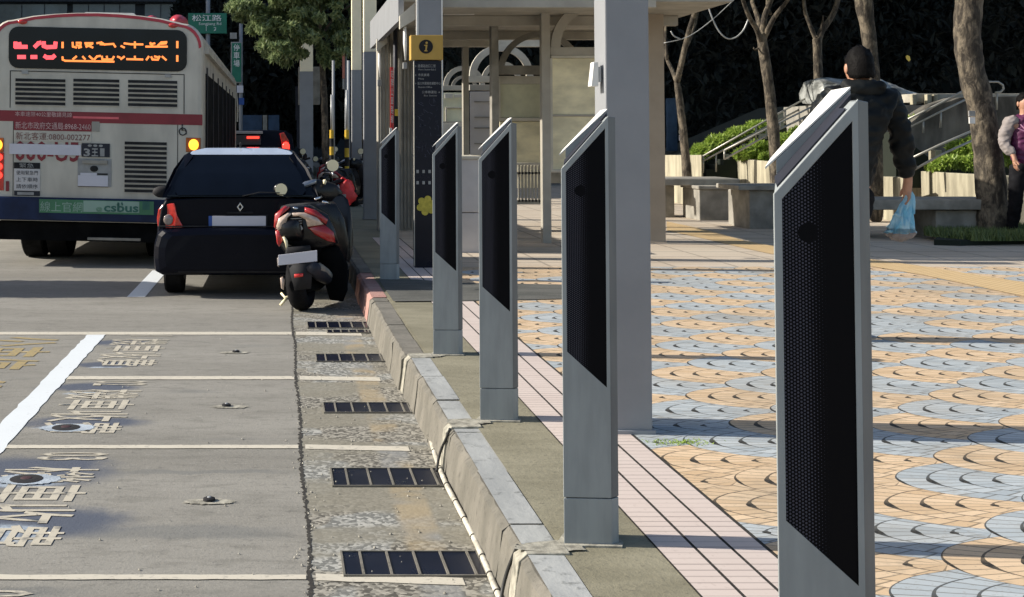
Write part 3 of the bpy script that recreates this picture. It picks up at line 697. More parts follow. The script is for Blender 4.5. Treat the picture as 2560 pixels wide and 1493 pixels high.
# ------------------------------------------------------------------ bollards
def pbox(mb, x0, x1, y0, y1, Y, dy):
    a = P(x0, y1, Y); b = P(x1, y0, Y); mb.box(a.x, b.x, Y, Y+dy, a.z, b.z); return mb
BG = 'grey parking bollards with slanted tops along the kerb'
bpos = [(0.8585, 2.23), (G(1410, 1363).x, G(1410, 1363).y), (G(1200, 1053).x, G(1200, 1053).y), (G(1083, 888).x, G(1083, 888).y), (G(950, 701).x, G(950, 701).y)]
BL = ['nearest and largest bollard, its black perforated panel filling the right of the picture', 'second nearest bollard, standing in front of the broad grey post',
      'third bollard from the camera, between two others in front of the arched shelter', 'fourth bollard, standing just right of the dark information totem', 'farthest and smallest bollard, standing left of the information totem']
bx0, by0 = bpos[1]
root = thing('bollard', (bx0, by0, 0.2), BL[1], 'bollard', BG)
T0 = Matrix.Translation(Vector((bx0, by0, 0.2)))
ZT = lambda x: 1.152+1.139*x
SH = -0.07
def shear(mb):
    mb.v = [(x, y+SH*min(x, .144), z) for x, y, z in mb.v]; return mb.xform(T0)
# main slab: plan outline with top cut by the slope
def slab(mb, plan, ztf, z0=0.0):
    n = len(mb.v); k = len(plan)
    mb.v += [(x, y, z0) for x, y in plan]+[(x, y, ztf(x)) for x, y in plan]
    mb.f.append(tuple(range(n+k-1, n-1, -1))); mb.f.append(tuple(range(n+k, n+2*k)))
    for i in range(k): j = (i+1) % k; mb.f.append((n+i, n+j, n+k+j, n+k+i))
    return mb
m = MB(); slab(m, [(0.002, 0.004), (0.143, 0.004), (0.148, 0.040), (0.018, 0.040)], lambda x: ZT(min(x, .144))-.001, 0.144)
shear(m).build('body', Mt['grey_metal'], root, bevel=0.0025)
m = MB()
pl, pr = 0.014, 0.1345
plz0, plz1, prz0, prz1 = 0.59, 1.143, 0.479, 1.278
m.xz([(0, 0.1455), (0.1445, 0.1455), (0.1445, 0.486-.012), (pr, prz0), (pl, plz0), (0, 0.60)], 0.0, 0.004)
m.xz([(0, 0.60), (pl, plz0), (pl, plz1), (0, ZT(0))], 0.0, 0.004)
m.xz([(0, ZT(0)), (pl, plz1), (pr, prz1), (0.1445, ZT(.1445))], 0.0, 0.004)
m.xz([(pr, prz0), (0.1445, prz0-.012), (0.1445, ZT(.1445)), (pr, prz1)], 0.0, 0.004)
shear(m).build('front_frame', Mt['grey_metal'], root, bevel=0.0012)
m = MB(); slab(m, [(0.1448, 0.002), (0.172, 0.022), (0.170, 0.054), (0.149, 0.054)], lambda x: ZT(.1445)-.001-(x-.1445)*.12, 0.1455); shear(m).build('side_trim', Mt['side_trim'], root, bevel=0.0015)
m2 = MB(); m2.xz([(pl, plz0), (pr, prz0), (pr, prz1), (pl, plz1)], 0.0022, 0.0038)
shear(m2).build('perforated_panel', Mt['perf'], root)
m = MB(); slab(m, [(0, 0), (0.1445, 0), (0.172, 0.022), (0.168, 0.055), (0.160, 0.118), (0.03, 0.08), (0.02, 0.055)], lambda x: 0.1425, 0.0)
shear(m).build('base_block', Mt['grey_metal'], root, bevel=0.002)
m = MB(); slab(m, [(0.010, 0.011), (0.128, 0.011), (0.128, 0.0395), (0.150, 0.0405), (0.150, 0.0545), (0.022, 0.0545)], lambda x: ZT(x)+.0035, 0.146)
shear(m).build('core', Mt['core'], root)
m = MB(); slab(m, [(0.025, 0.055), (0.157, 0.055), (0.153, 0.122), (0.040, 0.082)], lambda x: 1.190+0.95*(x-.004), 0.144)
shear(m).build('rear_shell', Mt['grey_metal'], root, bevel=0.002)
m = MB()
pts_ = [(0.006, 0.0545, 1.1935), (0.156, 0.0545, 1.336), (0.152, 0.126, 1.3325), (0.022, 0.072, 1.2090)]
m.prism(pts_, (0, 0, 0.004)); shear(m).build('rear_cap', Mt['white'], root)
m = MB(); slab(m, [(-.012, -.02), (.17, -.022), (.185, .02), (.175, .13), (.02, .1), (-.01, .03)], lambda x: .006, -.005)
shear(m).build('mortar_foot', Mt['mortar'], root)
for i in (0, 2, 3, 4):
    c = copy_tree(root); c.location = (bpos[i][0], bpos[i][1], 0.2); c['label'] = BL[i]
# mortar bridging the kerb at each bollard
for i in (1, 2, 3):
    x_, y_ = bpos[i]
    tag(MB().quad(*[(a, b, 0.2055) for a, b in blob(x_-.05, y_-.03, 0.105, 0.055, i+70, 24, 0.18)]).build('mortar_patch', Mt['mortar']), kind=S)

# ------------------------------------------------------------------ posts
PGp = 'square canopy posts along the pavement'
def post(x0, x1, Y, base_z, top_z, lb, split=None, m=Mt['post'], dep=None, grp=PGp):
    dep = dep or (x1-x0); t = thing('canopy_post', ((x0+x1)/2, Y+dep/2, base_z), lb, 'post', grp)
    MB().box(x0, x1, Y, Y+dep, base_z, split or top_z).build('shaft', m, t, bevel=0.006)
    if split: MB().box(x0+.002, x1-.002, Y+.002, Y+dep-.002, split+.001, top_z).build('upper_shaft', Mt['beige'], t, bevel=0.006)
    MB().box(x0-.012, x1+.012, Y-.012, Y+dep+.012, base_z, base_z+.02).build('base_plate', m, t, bevel=.003)
    return t
a = G(1632, 1087)
t = post(a.x-.187, a.x, a.y, 0.2, 3.9, 'large grey post nearest the camera, behind the second nearest bollard')
a = G(1665, 608); post(a.x-.205, a.x, a.y, 0.2, 3.6, 'post with warm bounce tint at the right end of the shelter, right of the large grey post', m=Mt['post_warm_bounce'])
a = G(943, 549); post(a.x-.20, a.x, a.y, 0.2, 5.2, 'right one of the two adjoining posts with grey lower and beige upper halves', split=2.76)
a = G(905, 508); post(a.x-.19, a.x, a.y, 0.2, 5.4, 'left one of the two adjoining posts with grey lower and beige upper halves', split=2.74)
post(P(750, 400, 31).x, P(783, 400, 31).x, 31, 0.1, 6.0, 'distant post with beige top half in the leaves, behind the small dark hatchback', split=3.05)
Yd = 13.2
a0, a1 = P(1046, 0, Yd).x, P(1103, 0, Yd).x
t = post(a0, a1, Yd, 0.2, 3.4, 'grey post with pale edge strips rising behind the information totem')
MB().box(a0-.022, a0, Yd-.004, Yd+.03, 0.25, 3.4).build('edge_strip', Mt['white'], t)
MB().box(a1, a1+.014, Yd-.004, Yd+.03, 0.25, 3.4).build('edge_strip', Mt['white'], t)
# small white switch box and bright trim on the large post
a = P(1490, 160, 5.5)
t = thing('switch_box', (a.x, 5.5, 0.2), 'small pale box mounted on the sunlit left side of the large grey post', 'switch box')
m = MB(); b0 = P(1478, 216, 5.46); b1 = P(1496, 155, 5.46); m.xz([(b0.x, b0.z), (b1.x, b0.z), (b1.x, b1.z), (b0.x+.012, b1.z)], 5.46, 5.52); m.build('case', Mt['white'], t, bevel=.002)
m = MB(); m.box(b1.x, b1.x+.014, 5.47, 5.51, b0.z+.02, b1.z-.02); m.build('bracket', Mt['polesteel'], t)

# information totem
Yt = 12.3
t = thing('information_totem', (P(1066, 600, Yt).x, Yt+.08, 0.2), 'slim dark information totem with a mustard yellow top bearing a round i symbol', 'information sign')
b = MB(); p0 = P(1036, 300, Yt); p1 = P(1104, 300, Yt)
b.box(p0.x, p1.x, Yt, Yt+.14, 0.2, P(0, 152, Yt).z); b.build('body', Mt['navy'], t, bevel=.004)
b = MB(); p0b = P(1027, 150, Yt); p1b = P(1107, 88, Yt); b.box(p0b.x, p1b.x, Yt-.012, Yt+.15, p0b.z, p1b.z); b.build('yellow_head', Mt['yellow'], t, bevel=.004)
for xx in (p0.x-.006, p1.x): MB().box(xx, xx+.006, Yt-.006, Yt+.02, .22, p0b.z-.002).build('edge_trim', Mt['shelter_lt'], t)
cc_ = P(1064.5, 117, Yt); b = MB(); b.tube([(cc_.x, Yt-.0165, cc_.z), (cc_.x, Yt-.011, cc_.z)], 17.5/260, 32); o = b.build('symbol_disc', Mt['blackmatt'], t)
b = MB(); b.tube([(cc_.x+.006, Yt-.021, cc_.z+.036), (cc_.x+.006, Yt-.0175, cc_.z+.036)], .0115, 12)
b.xz([(cc_.x-.018, cc_.z+.016), (cc_.x+.014, cc_.z+.018), (cc_.x+.006, cc_.z-.036), (cc_.x+.016, cc_.z-.04), (cc_.x+.012, cc_.z-.047), (cc_.x-.018, cc_.z-.045), (cc_.x-.015, cc_.z-.036), (cc_.x-.006, cc_.z-.032), (cc_.x-.004, cc_.z+.008), (cc_.x-.018, cc_.z+.008)], Yt-.021, Yt-.0175)
b.build('symbol_letter', Mt['yellow'], t)
def ttext(s, px0, px1, py0, py1, m, par, Y, name='lettering', bold=0): 
    a = P(px0, py1, Y); bq = P(px1, py0, Y); return text(s, name, m, par, a.x, bq.x, a.z, bq.z, Y, bold=bold)
for s_, x0, x1, y0, y1 in (('← 捷運站出口二號', 1037, 1089, 161, 169), ('Metro Station Exit 2', 1046, 1090, 172, 176), ('← 市民廣場', 1037, 1073, 184, 191), ('Plaza', 1046, 1060, 195, 199),
                       ('← 區公所圖書館運動中心', 1037, 1102, 205, 212), ('District Office', 1046, 1080, 216, 220), ('公車轉運站 →', 1055, 1100, 227, 234), ('Bus Station', 1060, 1092, 237, 241)):
    ttext(s_, x0, x1, y0, y1, Mt['greyplastic'], t, Yt-.003)
rq = random.Random(3); b = MB()
for k in range(60):
    px = rq.uniform(1040, 1098); py = rq.uniform(255, 400); a = P(px, py, Yt-.003); an = rq.uniform(0, PI); L_ = rq.uniform(.01, .05)
    b.quad((a.x, Yt-.003, a.z), (a.x+L_*math.cos(an), Yt-.003, a.z+L_*math.sin(an)), (a.x+L_*math.cos(an)+.003, Yt-.003, a.z+L_*math.sin(an)+.003), (a.x+.003, Yt-.003, a.z+.003))
b.build('map_lines', Mt['mapline'], t)
b = MB()
for k in range(7):
    px = 1041+(k % 4)*15; py = 425+(k//4)*28; pbox(b, px, px+6, py, py+8, Yt-.004, .003)
b.build('pictogram_row', Mt['greyplastic'], t)
fc = P(1066, 514, Yt); b = MB()
for k in range(6):
    an = k*PI/3+.3; b.tube([(fc.x+.062*math.cos(an), Yt-.008, fc.z+.062*math.sin(an)), (fc.x+.062*math.cos(an), Yt-.002, fc.z+.062*math.sin(an))], .034, 14)
b.tube([(fc.x, Yt-.010, fc.z), (fc.x, Yt-.001, fc.z)], .05, 14); b.build('flower_decal', Mt['flower'], t)

# ------------------------------------------------------------------ bus shelter
t = thing('bus_shelter', (3.0, 15.0, 0.2), 'open shelter of grey frames with rows of arches and frosted panels under a flat canopy', 'bus shelter')
SHm = Mt['shelter']; SL = Mt['shelter_lt']
def sp(name, m, boxes, bev=0.004):
    b = MB()
    for x0, x1, y0, y1, Y, dy in boxes: pbox(b, x0, x1, y0, y1, Y, dy)
    return b.build(name, m, t, bevel=bev)
def arch(name, cx, cy, r, th, Y, dy, m=SHm, a0=0, a1=180):
    c = P(cx, cy, Y); s = F0/Y; b = MB(); ro = r/s; ri = (r-th)/s; n = 22; out = []; inn = []
    for i in range(n+1):
        a = R(a0+(a1-a0)*i/n); out.append((c.x+ro*math.cos(a), c.z+ro*math.sin(a))); inn.append((c.x+ri*math.cos(a), c.z+ri*math.sin(a)))
    for i in range(n): b.xz([out[i], out[i+1], inn[i+1], inn[i]], Y, Y+dy)
    return b.build(name, m, t)
def toground(px0, px1, py0, Y, dy, name='column', m=SHm):
    a = P(px0, py0, Y); c = P(px1, py0, Y); return MB().box(a.x, c.x, Y, Y+dy, 0.2, a.z).build(name, m, t, bevel=.006)
sp('front_beam', SHm, [(1100, 1640, -60, 19, 13.5, .25)])
z0 = P(0, 20, 13.5).z
MB().box(1.34, 4.9, 13.8, 18.6, z0+.10, z0+.22).build('canopy', SHm, t)
b = MB()
for yy in (15.4, 17.6): MB().box(1.5, 4.8, yy, yy+.12, z0-.02, z0+.095).build('ceiling_joist', SHm, t)
MB().box(1.27, 1.33, 13.7, 18.0, z0-.12, z0+.26).build('fascia', Mt['post'], t)
for x0, x1, y0, y1, Y in ((1110, 1187, 30, 36, 15.2), (1212, 1229, 30, 35, 15.2), (1110, 1198, 43, 45, 17.4), (1308, 1352, 42, 45, 15.9), (1376, 1422, 42, 45, 15.9), (1468, 1494, 42, 45, 15.9), (1278, 1293, 78, 81, 19)):
    sp('sky_gap_strip', Mt['white'], [(x0, x1, y0, y1, Y, .1)], 0)  # pale strips stand in for bright sky seen through canopy gaps
sp('cross_beam', SL, [(1105, 1226, 88, 117, 18, .12)]); sp('cross_beam', SL, [(1246, 1353, 97, 117, 21, .1)])
toground(1157, 1172, 117, 18, .12)
toground(1228, 1246, 20, 15.6, .16, m=Mt['bench'])
a = G(1353, 609); toground(1353, 1375, 19, a.y, .12)
arch('arch', 1496, 118, 119, 24, 15.2, .08, SHm)
sp('arch_bar', SHm, [(1376, 1610, 118, 139, 15.2, .09)])
sp('panel_trim', SL, [(1378, 1610, 139, 145, 15.19, .06), (1376, 1381, 145, 425, 15.19, .06), (1376, 1610, 424, 430, 15.19, .06)])
sp('frosted_panel', Mt['panel_olive'], [(1381.5, 1610, 146, 287, 15.22, .02), (1381.5, 1610, 291, 424, 15.22, .02)])
sp('panel_bar', SHm, [(1381.5, 1610, 286.5, 291.5, 15.2, .035)])
toground(1600, 1612, 119, 15.3, .08)
sp('lower_skirt', Mt['bench'], [(1376, 1420, 431, 458, 17.8, .1)])
arch('arch', 1352, 186, 108, 15, 17.2, .08, Mt['bench'])
sp('arch_bar', Mt['bench'], [(1247, 1353, 164, 186, 16.4, .1)])
arch('arch', 1254, 191, 80, 17, 20, .08, SL)
arch('arch', 1254, 203, 50, 12, 24, .08, SHm)
sp('arch_bar', SL, [(1172, 1228, 190, 206, 20, .1)])
sp('arch_bar', SHm, [(1174, 1228, 212, 226, 19.8, .1)])
sp('light_band', SL, [(1250, 1353, 190, 210, 16.7, .03)])
sp('frosted_panel', Mt['panel_green'], [(1250, 1353, 210.5, 294, 16.7, .03)])
for q_ in ((1246, 1353, 294.5, 303, 16.66, .06), (1246, 1251, 190, 294, 16.66, .06), (1246, 1353, 407, 413, 16.66, .06)): sp('panel_trim', SL, [q_])
sp('frosted_panel', Mt['panel_olive'], [(1250, 1353, 304, 406, 16.7, .03)])
b = MB()
for k in range(7): pbox(b, 1296+k*8.4, 1300+k*8.4, 413, 506, 17.6, .03)
pbox(b, 1285, 1354, 430, 436, 17.6, .025); pbox(b, 1285, 1354, 500, 511, 17.6, .06); b.build('gate_bars', SHm, t)
arch('arch', 1161, 216, 52, 12, 23.5, .08, SHm); arch('arch', 1161, 221, 33, 8, 26, .06, Mt['bench'])
sp('arch_bar', SHm, [(1105, 1158, 214, 226, 23.4, .1)])
sp('board', Mt['panel_white'], [(1176, 1228, 229, 388, 19.5, .04)])
b = MB()
for yy in (253, 292, 319, 358): pbox(b, 1186, 1226, yy, yy+2.5, 19.48, .015)
b.build('board_slots', Mt['bench'], t)
sp('board', Mt['panel_green'], [(1106, 1156, 232, 304, 22.8, .04)])
sp('board_frame', SHm, [(1114, 1156, 268, 271, 22.75, .04), (1114, 1117, 271, 304, 22.75, .04), (1106, 1156, 304, 308, 22.75, .04)])
sp('notice', SL, [(1112, 1132, 234, 246, 22.7, .03), (1136, 1156, 236, 244, 22.7, .03)])
sp('lower_board', Mt['shelter_lt'], [(1106, 1156, 308, 386, 22.6, .04)])
sp('rear_screen', Mt['panel_olive'], [(1100, 1360, 386, 470, 25.0, .05)])
sp('side_screen', SHm, [(946, 975, 92, 577, 17.25, .3), (977, 996, 55, 577, 17.22, .3), (998, 1037, 60, 578, 17.2, .3)])
b = MB()
for k, px in enumerate((952, 960, 968, 982, 989, 1003, 1011, 1020, 1029)): pbox(b, px, px+2.2, 100, 574, 17.17, .028)
b.build('screen_ribs', Mt['bench'], t)
# canopy edge brackets on the street side
for px0, px1, py0, py1, Y, sx, sy0, sy1 in ((1000, 1038, 6, 72, 13.6, 1013, 66, 150), (942, 968, 66, 130, 16.6, 949, 126, 193)):
    p0 = P(px0, py1, Y); p1 = P(px1, py0, Y); b = MB()
    b.prism([(p0.x, Y, p0.z), (p1.x, Y, p0.z+(p1.z-p0.z)*.35), (p1.x, Y, p1.z), (p0.x, Y, p0.z+(p1.z-p0.z)*.5)], (0, .10, 0)); b.build('bracket', Mt['shelter_lt'], t)
    q0 = P(sx, sy0, Y); q1 = P(sx+2, sy1, Y)
    MB().tube([(q0.x, Y+.05, q0.z), ((q0.x+q1.x)/2, Y+.05, (q0.z+q1.z)/2), (q1.x, Y+.05, q1.z)], [.017, .022, .008], 8).build('bracket_stem', Mt['white'], t, smooth=True)
    pbox(MB(), sx-5, sx+5, sy1+6, sy1+22, Y, .08).build('junction_box', Mt['greyplastic'], t, bevel=.004)
# low concrete block
a = P(1112, 632, 13.9); c_ = P(1199, 390, 13.9)
t2 = thing('concrete_plinth', ((a.x+c_.x)/2, 14.1, 0.2), 'tall pale concrete plinth seen between the third and fourth bollards', 'plinth')
zs = P(0, 532, 13.9).z
MB().box(a.x, c_.x, 13.9, 14.6, 0.2, zs-.004).build('lower_course', Mt['panel_white'], t2, bevel=.006)
MB().box(a.x, c_.x, 13.9, 14.6, zs+.004, c_.z-.035).build('upper_course', Mt['panel_white'], t2, bevel=.006)
MB().box(a.x-.02, c_.x+.02, 13.88, 14.62, c_.z-.035, c_.z).build('cap', Mt['shelter_lt'], t2, bevel=.006)
# bus stop pole, red
Yr = 16.0; c = P(981, 300, Yr)
t2 = thing('bus_stop_pole', (c.x, Yr, 0.2), 'thin red and grey bus stop pole with white lettering beside the ribbed screen', 'bus stop pole')
MB().cyl((c.x+.035, Yr+.05, .2), (c.x+.05, Yr+.05, 3.6), .028, 12).build('pole', Mt['core'], t2, smooth=True)
a0 = P(976, 332, Yr); a1 = P(984, 168, Yr)
MB().box(a0.x, a1.x, Yr, Yr+.03, a0.z, a1.z).build('flag', Mt['redpole'], t2, bevel=.003)
b_ = P(974, 335, Yr); MB().box(b_.x, b_.x+.03, Yr-.003, Yr+.035, b_.z-.02, a0.z+.06).build('flag_foot', Mt['white'], t2)
text('站\n牌\n公\n車\n路\n線', 'lettering', Mt['textwhite'], t2, a0.x+.006, a1.x-.006, a0.z+.12, a1.z-.03, Yr-.002)
pbox(MB(), 987, 995, 273, 290, Yr, .03).build('yellow_marker', Mt['hazardyellow'], t2); pbox(MB(), 987, 995, 290.5, 321, Yr, .03).build('black_marker', Mt['blackmatt'], t2)

# ------------------------------------------------------------------ thin poles with hazard bands
HG = 'thin steel poles with yellow and black foot bands'
for i, (px, top, Y) in enumerate(((829, 237, 26), (867, 225, 24))):
    c = P(px, 300, Y); lb = ('left' if i == 0 else 'right')+' one of the two thin poles with yellow and black bands, beyond the scooter'
    t2 = thing('hazard_pole', (c.x, Y, .1), lb, 'pole', HG)
    MB().cyl((c.x, Y, P(0, 325, Y).z), (c.x, Y, P(0, top, Y).z), .022, 10).build('pole', Mt['polesteel'], t2, smooth=True)
    MB().cyl((c.x+.045, Y+.2, .1), (c.x+.045, Y+.2, P(0, 150, Y).z), .03, 10).build('rear_pole', Mt['post'], t2, smooth=True)
    zt = P(0, 325, Y).z; k = 0
    while zt > .15:
        MB().cyl((c.x, Y, max(.1, zt-.17)), (c.x, Y, zt-.001), .042, 12).build('band', Mt['hazardyellow'] if k % 2 == 0 else Mt['blackmatt'], t2, smooth=False); zt -= .17; k += 1
c = P(859, 180, 27); t2 = thing('banner_sign', (c.x, 27, .1), 'narrow faded red vertical banner hanging among the leaves beyond the posts', 'sign')
pbox(MB(), 856, 862, 128, 196, 27, .05).build('banner', mat('faded red board', (.42, .15, .11), .6), t2); pbox(MB(), 856.5, 861, 197, 223, 27, .05).build('lower_board', Mt['greyplastic'], t2)
MB().cyl((c.x+.05, 27.08, .1), (c.x+.05, 27.08, P(0, 120, 27).z), .025, 8).build('pole', Mt['post'], t2, smooth=True)
t2 = thing('utility_box', (P(772, 210, 32).x, 32, .1), 'grey green board fixed behind the distant beige topped post', 'board')
pbox(MB(), 746, 800, 167, 262, 31.5, .2).build('board', Mt['bench'], t2, bevel=.01); pbox(MB(), 768, 774, 262, 420, 31.6, .1).build('leg', Mt['post'], t2)
pbox(MB(), 739, 752, 216, 300, 31.9, .2).build('side_board', Mt['core'], t2)
# green street signs
t2 = thing('street_name_sign', (P(520, 50, 34).x, 34, 0), 'green street name sign with white characters above the bus roof', 'street sign')
pbox(MB(), 470, 567, 33, 84, 34, .05).build('board', Mt['signgreen'], t2, bevel=.01)
ttext('松江路', 480, 554, 37, 53, Mt['textwhite'], t2, 33.98, bold=.01); ttext('Songjiang Rd', 497, 553, 56, 65, Mt['textwhite'], t2, 33.98); ttext('1    ↗', 515, 540, 66, 78, Mt['textwhite'], t2, 33.98)
MB().cyl((P(520, 0, 34.1).x, 34.12, 0), (P(520, 0, 34.1).x, 34.12, 6.2), .06, 10).build('pole', Mt['post'], t2, smooth=True)
t2 = thing('vertical_sign', (P(591, 150, 33).x, 33, 0), 'tall narrow green sign with white border between the bus and the tree leaves', 'street sign')
pbox(MB(), 577, 606, 105, 208, 33, .05).build('border', Mt['greyplastic'], t2, bevel=.01); pbox(MB(), 580, 603, 108, 205, 32.98, .03).build('board', Mt['signgreen'], t2)
for i, ch in enumerate('停車場'): ttext(ch, 584, 599, 110+i*20, 127+i*20, Mt['textwhite'], t2, 32.97, bold=.01)
pbox(MB(), 575, 592, 82, 97, 33, .05).build('top_box', Mt['greyplastic'], t2); pbox(MB(), 592, 608, 214, 232, 33, .05).build('lower_box', Mt['plate'], t2); pbox(MB(), 597, 610, 245, 262, 33, .05).build('lower_box', Mt['plateblue'], t2)
MB().cyl((P(602, 0, 33).x, 33.1, 0), (P(602, 0, 33).x, 33.1, 4.4), .05, 10).build('pole', Mt['post'], t2, smooth=True)
# ------------------------------------------------------------------ bus
YB = 14.4; SB = F0/YB; BXC = P(243, 300, YB).x; KS = 0.022
def bz(px, py): return P(px, py-KS*(px-243), YB).z
def bx(px): return P(px, 300, YB).x
bus = thing('city_bus', (BXC, YB+5.4, 0), 'cream city bus with dark red stripe and lit rear display, seen from behind', 'bus')
def bsh(mb): mb.v = [(x, y, z-KS*(x-BXC)) for x, y, z in mb.v]; return mb
def bb(name, m, items, y, dy, par=None, bev=0):
    """boxes from pixel rectangles on the rear face, front at YB-y, depth dy"""
    b = MB()
    for x0, x1, y0, y1 in items: b.box(bx(x0), bx(x1), YB-y, YB-y+dy, bz(x0, y1), bz(x0, y0))
    return bsh(b).build(name, m, par or bus, bevel=bev)
xl, xr = bx(-22), bx(507); hw = (xr-xl)/2
zb, ztp = 0.50, 2.86
def bsec(y, ins, zt=ztp, z0=zb):
    pts = []; L0, L1 = xl+ins, xr-ins; zt -= ins
    pts += [(L0, z0), (L0, zt-.34)]
    for i in range(1, 7): a = R(180-90*i/6); pts.append((L0+.22+.22*math.cos(a), zt-.34+.24*math.sin(a)))
    for i in range(1, 8): u = i/8; pts.append((L0+.22+(L1-L0-.44)*u, zt-.10+.10*math.sin(PI*u)**.7))
    for i in range(0, 7): a = R(90-90*i/6); pts.append((L1-.22+.22*math.cos(a), zt-.34+.24*math.sin(a)))
    pts += [(L1, z0)]
    return [(x, y, z) for x, z in pts]
b = MB(); b.loft([bsec(YB, .05), bsec(YB+.015, .02), bsec(YB+.06, 0), bsec(YB+10.9, 0), bsec(YB+11.0, .06)]); bsh(b).build('body', Mt['buscream'], bus)
# red roof trim following the rear outline
sec = bsec(YB, .045)[2:-1]; b = MB()
for p, q in zip(sec, sec[1:]):
    cx, cz = BXC, 1.6
    def off(v, k): dx, dz = v[0]-cx, v[2]-cz; l = math.hypot(dx, dz); return (v[0]+dx/l*k, YB-.004, v[2]+dz/l*k)
    b.prism([off(p, .0), off(q, .0), off(q, .035), off(p, .035)], (0, .07, 0))
bsh(b).build('roof_trim', Mt['busredbright'], bus)
b = MB(); b.xz(rbox2(bx(195), bx(330), bz(260, 40), bz(260, 24), .04), YB+.35, YB+1.3); bsh(b).build('roof_hatch', Mt['white'], bus)
for x0, x1, yt in ((350, 388, 29), (413, 462, 27)):
    b = MB(); b.ell((bx((x0+x1)/2), YB+.5, bz((x0+x1)/2, 48)), ((x1-x0)/2/SB, .3, (48-yt)/SB), 16, 8); bsh(b).build('roof_dome', Mt['busredbright'], bus, smooth=True)
# display window
b = MB(); b.xz(rbox2(bx(21), bx(467), bz(243, 175), bz(243, 71), .11), YB-.012, YB+.01); dsp = bsh(b).build('rear_window', Mt['glassdark'], bus)
def led(strokes, m, th=.021, name='lit_stroke'):
    for s in strokes:
        b = MB()
        for (x0, y0), (x1, y1) in zip(s, s[1:]):
            a = Vector((bx(x0/3.675), 0, bz(x0/3.675, y0/3.675))); c = Vector((bx(x1/3.675), 0, bz(x1/3.675, y1/3.675)))
            dd = (c-a); l = max(dd.length, 1e-4); dd.normalize(); n_ = Vector((-dd.z, 0, dd.x))*th/2; e = dd*th*.3
            p = [a-e+n_, a-e-n_, c+e-n_, c+e+n_]; b.prism([(q.x, YB-.0165, q.z) for q in p], (0, .003, 0))
        bsh(b).build(name, m, dsp)
led([[(140, 395), (140, 432), (180, 432), (240, 432)], [(175, 400), (180, 430)], [(320, 430), (350, 400), (368, 395)], [(400, 392), (400, 425), (430, 435), (505, 432), (508, 395)], [(168, 525), (225, 525)], [(290, 525), (330, 525)], [(410, 518), (430, 530), (480, 530), (498, 515)]], Mt['ledred'], .045)
led([[(573, 392), (573, 438)], [(1628, 385), (1628, 438)], [(1628, 515), (1628, 562)]], Mt['ledorange'], .025)
led([[(665, 392), (668, 430), (700, 438)], [(700, 395), (740, 395), (735, 425), (700, 415)], [(720, 440), (745, 432)], [(780, 398), (850, 398)], [(790, 432), (845, 405)], [(785, 410), (850, 438)],
     [(890, 398), (930, 392), (960, 410), (1040, 405), (1058, 432)], [(920, 408), (960, 410)], [(1112, 425), (1140, 438)], [(1140, 400), (1200, 408), (1310, 410)], [(1238, 388), (1238, 440)],
     [(1340, 430), (1535, 430)], [(1380, 395), (1400, 425)], [(1420, 400), (1380, 408)], [(1450, 420), (1480, 392), (1530, 388)], [(1480, 405), (1525, 400)],
     [(573, 525), (575, 550), (600, 560), (1045, 568)], [(670, 545), (700, 520)], [(760, 522), (780, 545)], [(820, 518), (850, 545)], [(865, 548), (890, 520), (920, 515)], [(935, 520), (940, 548), (1030, 548), (1045, 522)], [(980, 520), (985, 545)],
     [(1080, 522), (1100, 530)], [(1110, 545), (1140, 522)], [(1165, 545), (1310, 548)], [(1238, 520), (1240, 545)], [(1345, 550), (1365, 522)], [(1390, 525), (1400, 548), (1450, 550), (1465, 520)], [(1420, 520), (1460, 530)], [(1490, 522), (1525, 552)]], Mt['ledorange'], .022)
for px, py in ((55, 55), (432, 64)):
    b = MB(); b.ell((bx(px), YB-.005, bz(px, py)), (.055, .022, .028), 18, 8); bsh(b).build('marker_lamp', Mt['redlens'], bus, smooth=True)
# engine flap with louvres
b = MB()
for x0, x1, y0, y1 in ((24, 461, 181, 183), (24, 26, 183, 274), (459, 461, 183, 280)): b.box(bx(x0), bx(x1), YB-.004, YB+.01, bz(243, y1), bz(243, y0))
bsh(b).build('flap_seam', Mt['slot'], bus)
for x0, x1, y0, n, st in ((38, 163, 196, 6, 11.6), (183, 298, 197, 6, 11.6), (320, 443, 200, 6, 11.6), (312, 417, 354, 11, 11.9)):
    for k in range(n):
        yy = y0+k*st+.0
        bb('louvre', Mt['slot'], [(x0, x1, yy, yy+7.2)], .005, .02)
        bb('louvre_lip', Mt['slat'], [(x0, x1, yy+7.3, yy+8.6)], .012, .02)
for px, py in ((62, 181), (420, 190)): bb('hinge', Mt['greyplastic'], [(px-8, px+8, py-4, py+4)], .014, .02)
bb('red_band', Mt['busred'], [(-22, 506, 275, 302)], .004, .03)
bb('brake_lamp_strip', mat('pinkish red lamp strip', (.75, .13, .15), .4), [(183, 297, 290.5, 296)], .009, .01)
def btext(s, x0, x1, y0, y1, m, par=None, name='lettering', y=.009, bold=0):
    par = par or bus; org = ORG[bus.name]
    fl = lambda u, q: (bx(x0)+(bx(x1)-bx(x0))*u, YB-y, bz(x0, y1)+(bz(x0, y0)-bz(x0, y1))*q-KS*((bx(x0)+(bx(x1)-bx(x0))*u)-BXC)+KS*0)
    return text(s, name, m, par, 0, 0, 0, 0, 0, flat=fl, bold=bold)
btext('本車速限40公里敬請見諒', 38, 180, 278.5, 290.5, Mt['textpink'])
bb('hotline_board', Mt['busred'], [(35, 229, 301, 325)], .006, .01); btext('新北市政府交通局:8968-2460', 39, 227, 304, 322, Mt['textpink'])
bb('small_sticker', Mt['bench'], [(230, 249, 304, 329)], .006, .01)
bb('hotline_board', Mt['shelter_lt'], [(35, 228, 326, 352)], .005, .01); btext('新北客運:0800-002277', 40, 226, 330, 349, Mt['textbrown'])
btext('000-U5', 38, 198, 352, 402, Mt['busred'], y=.006, bold=.02)
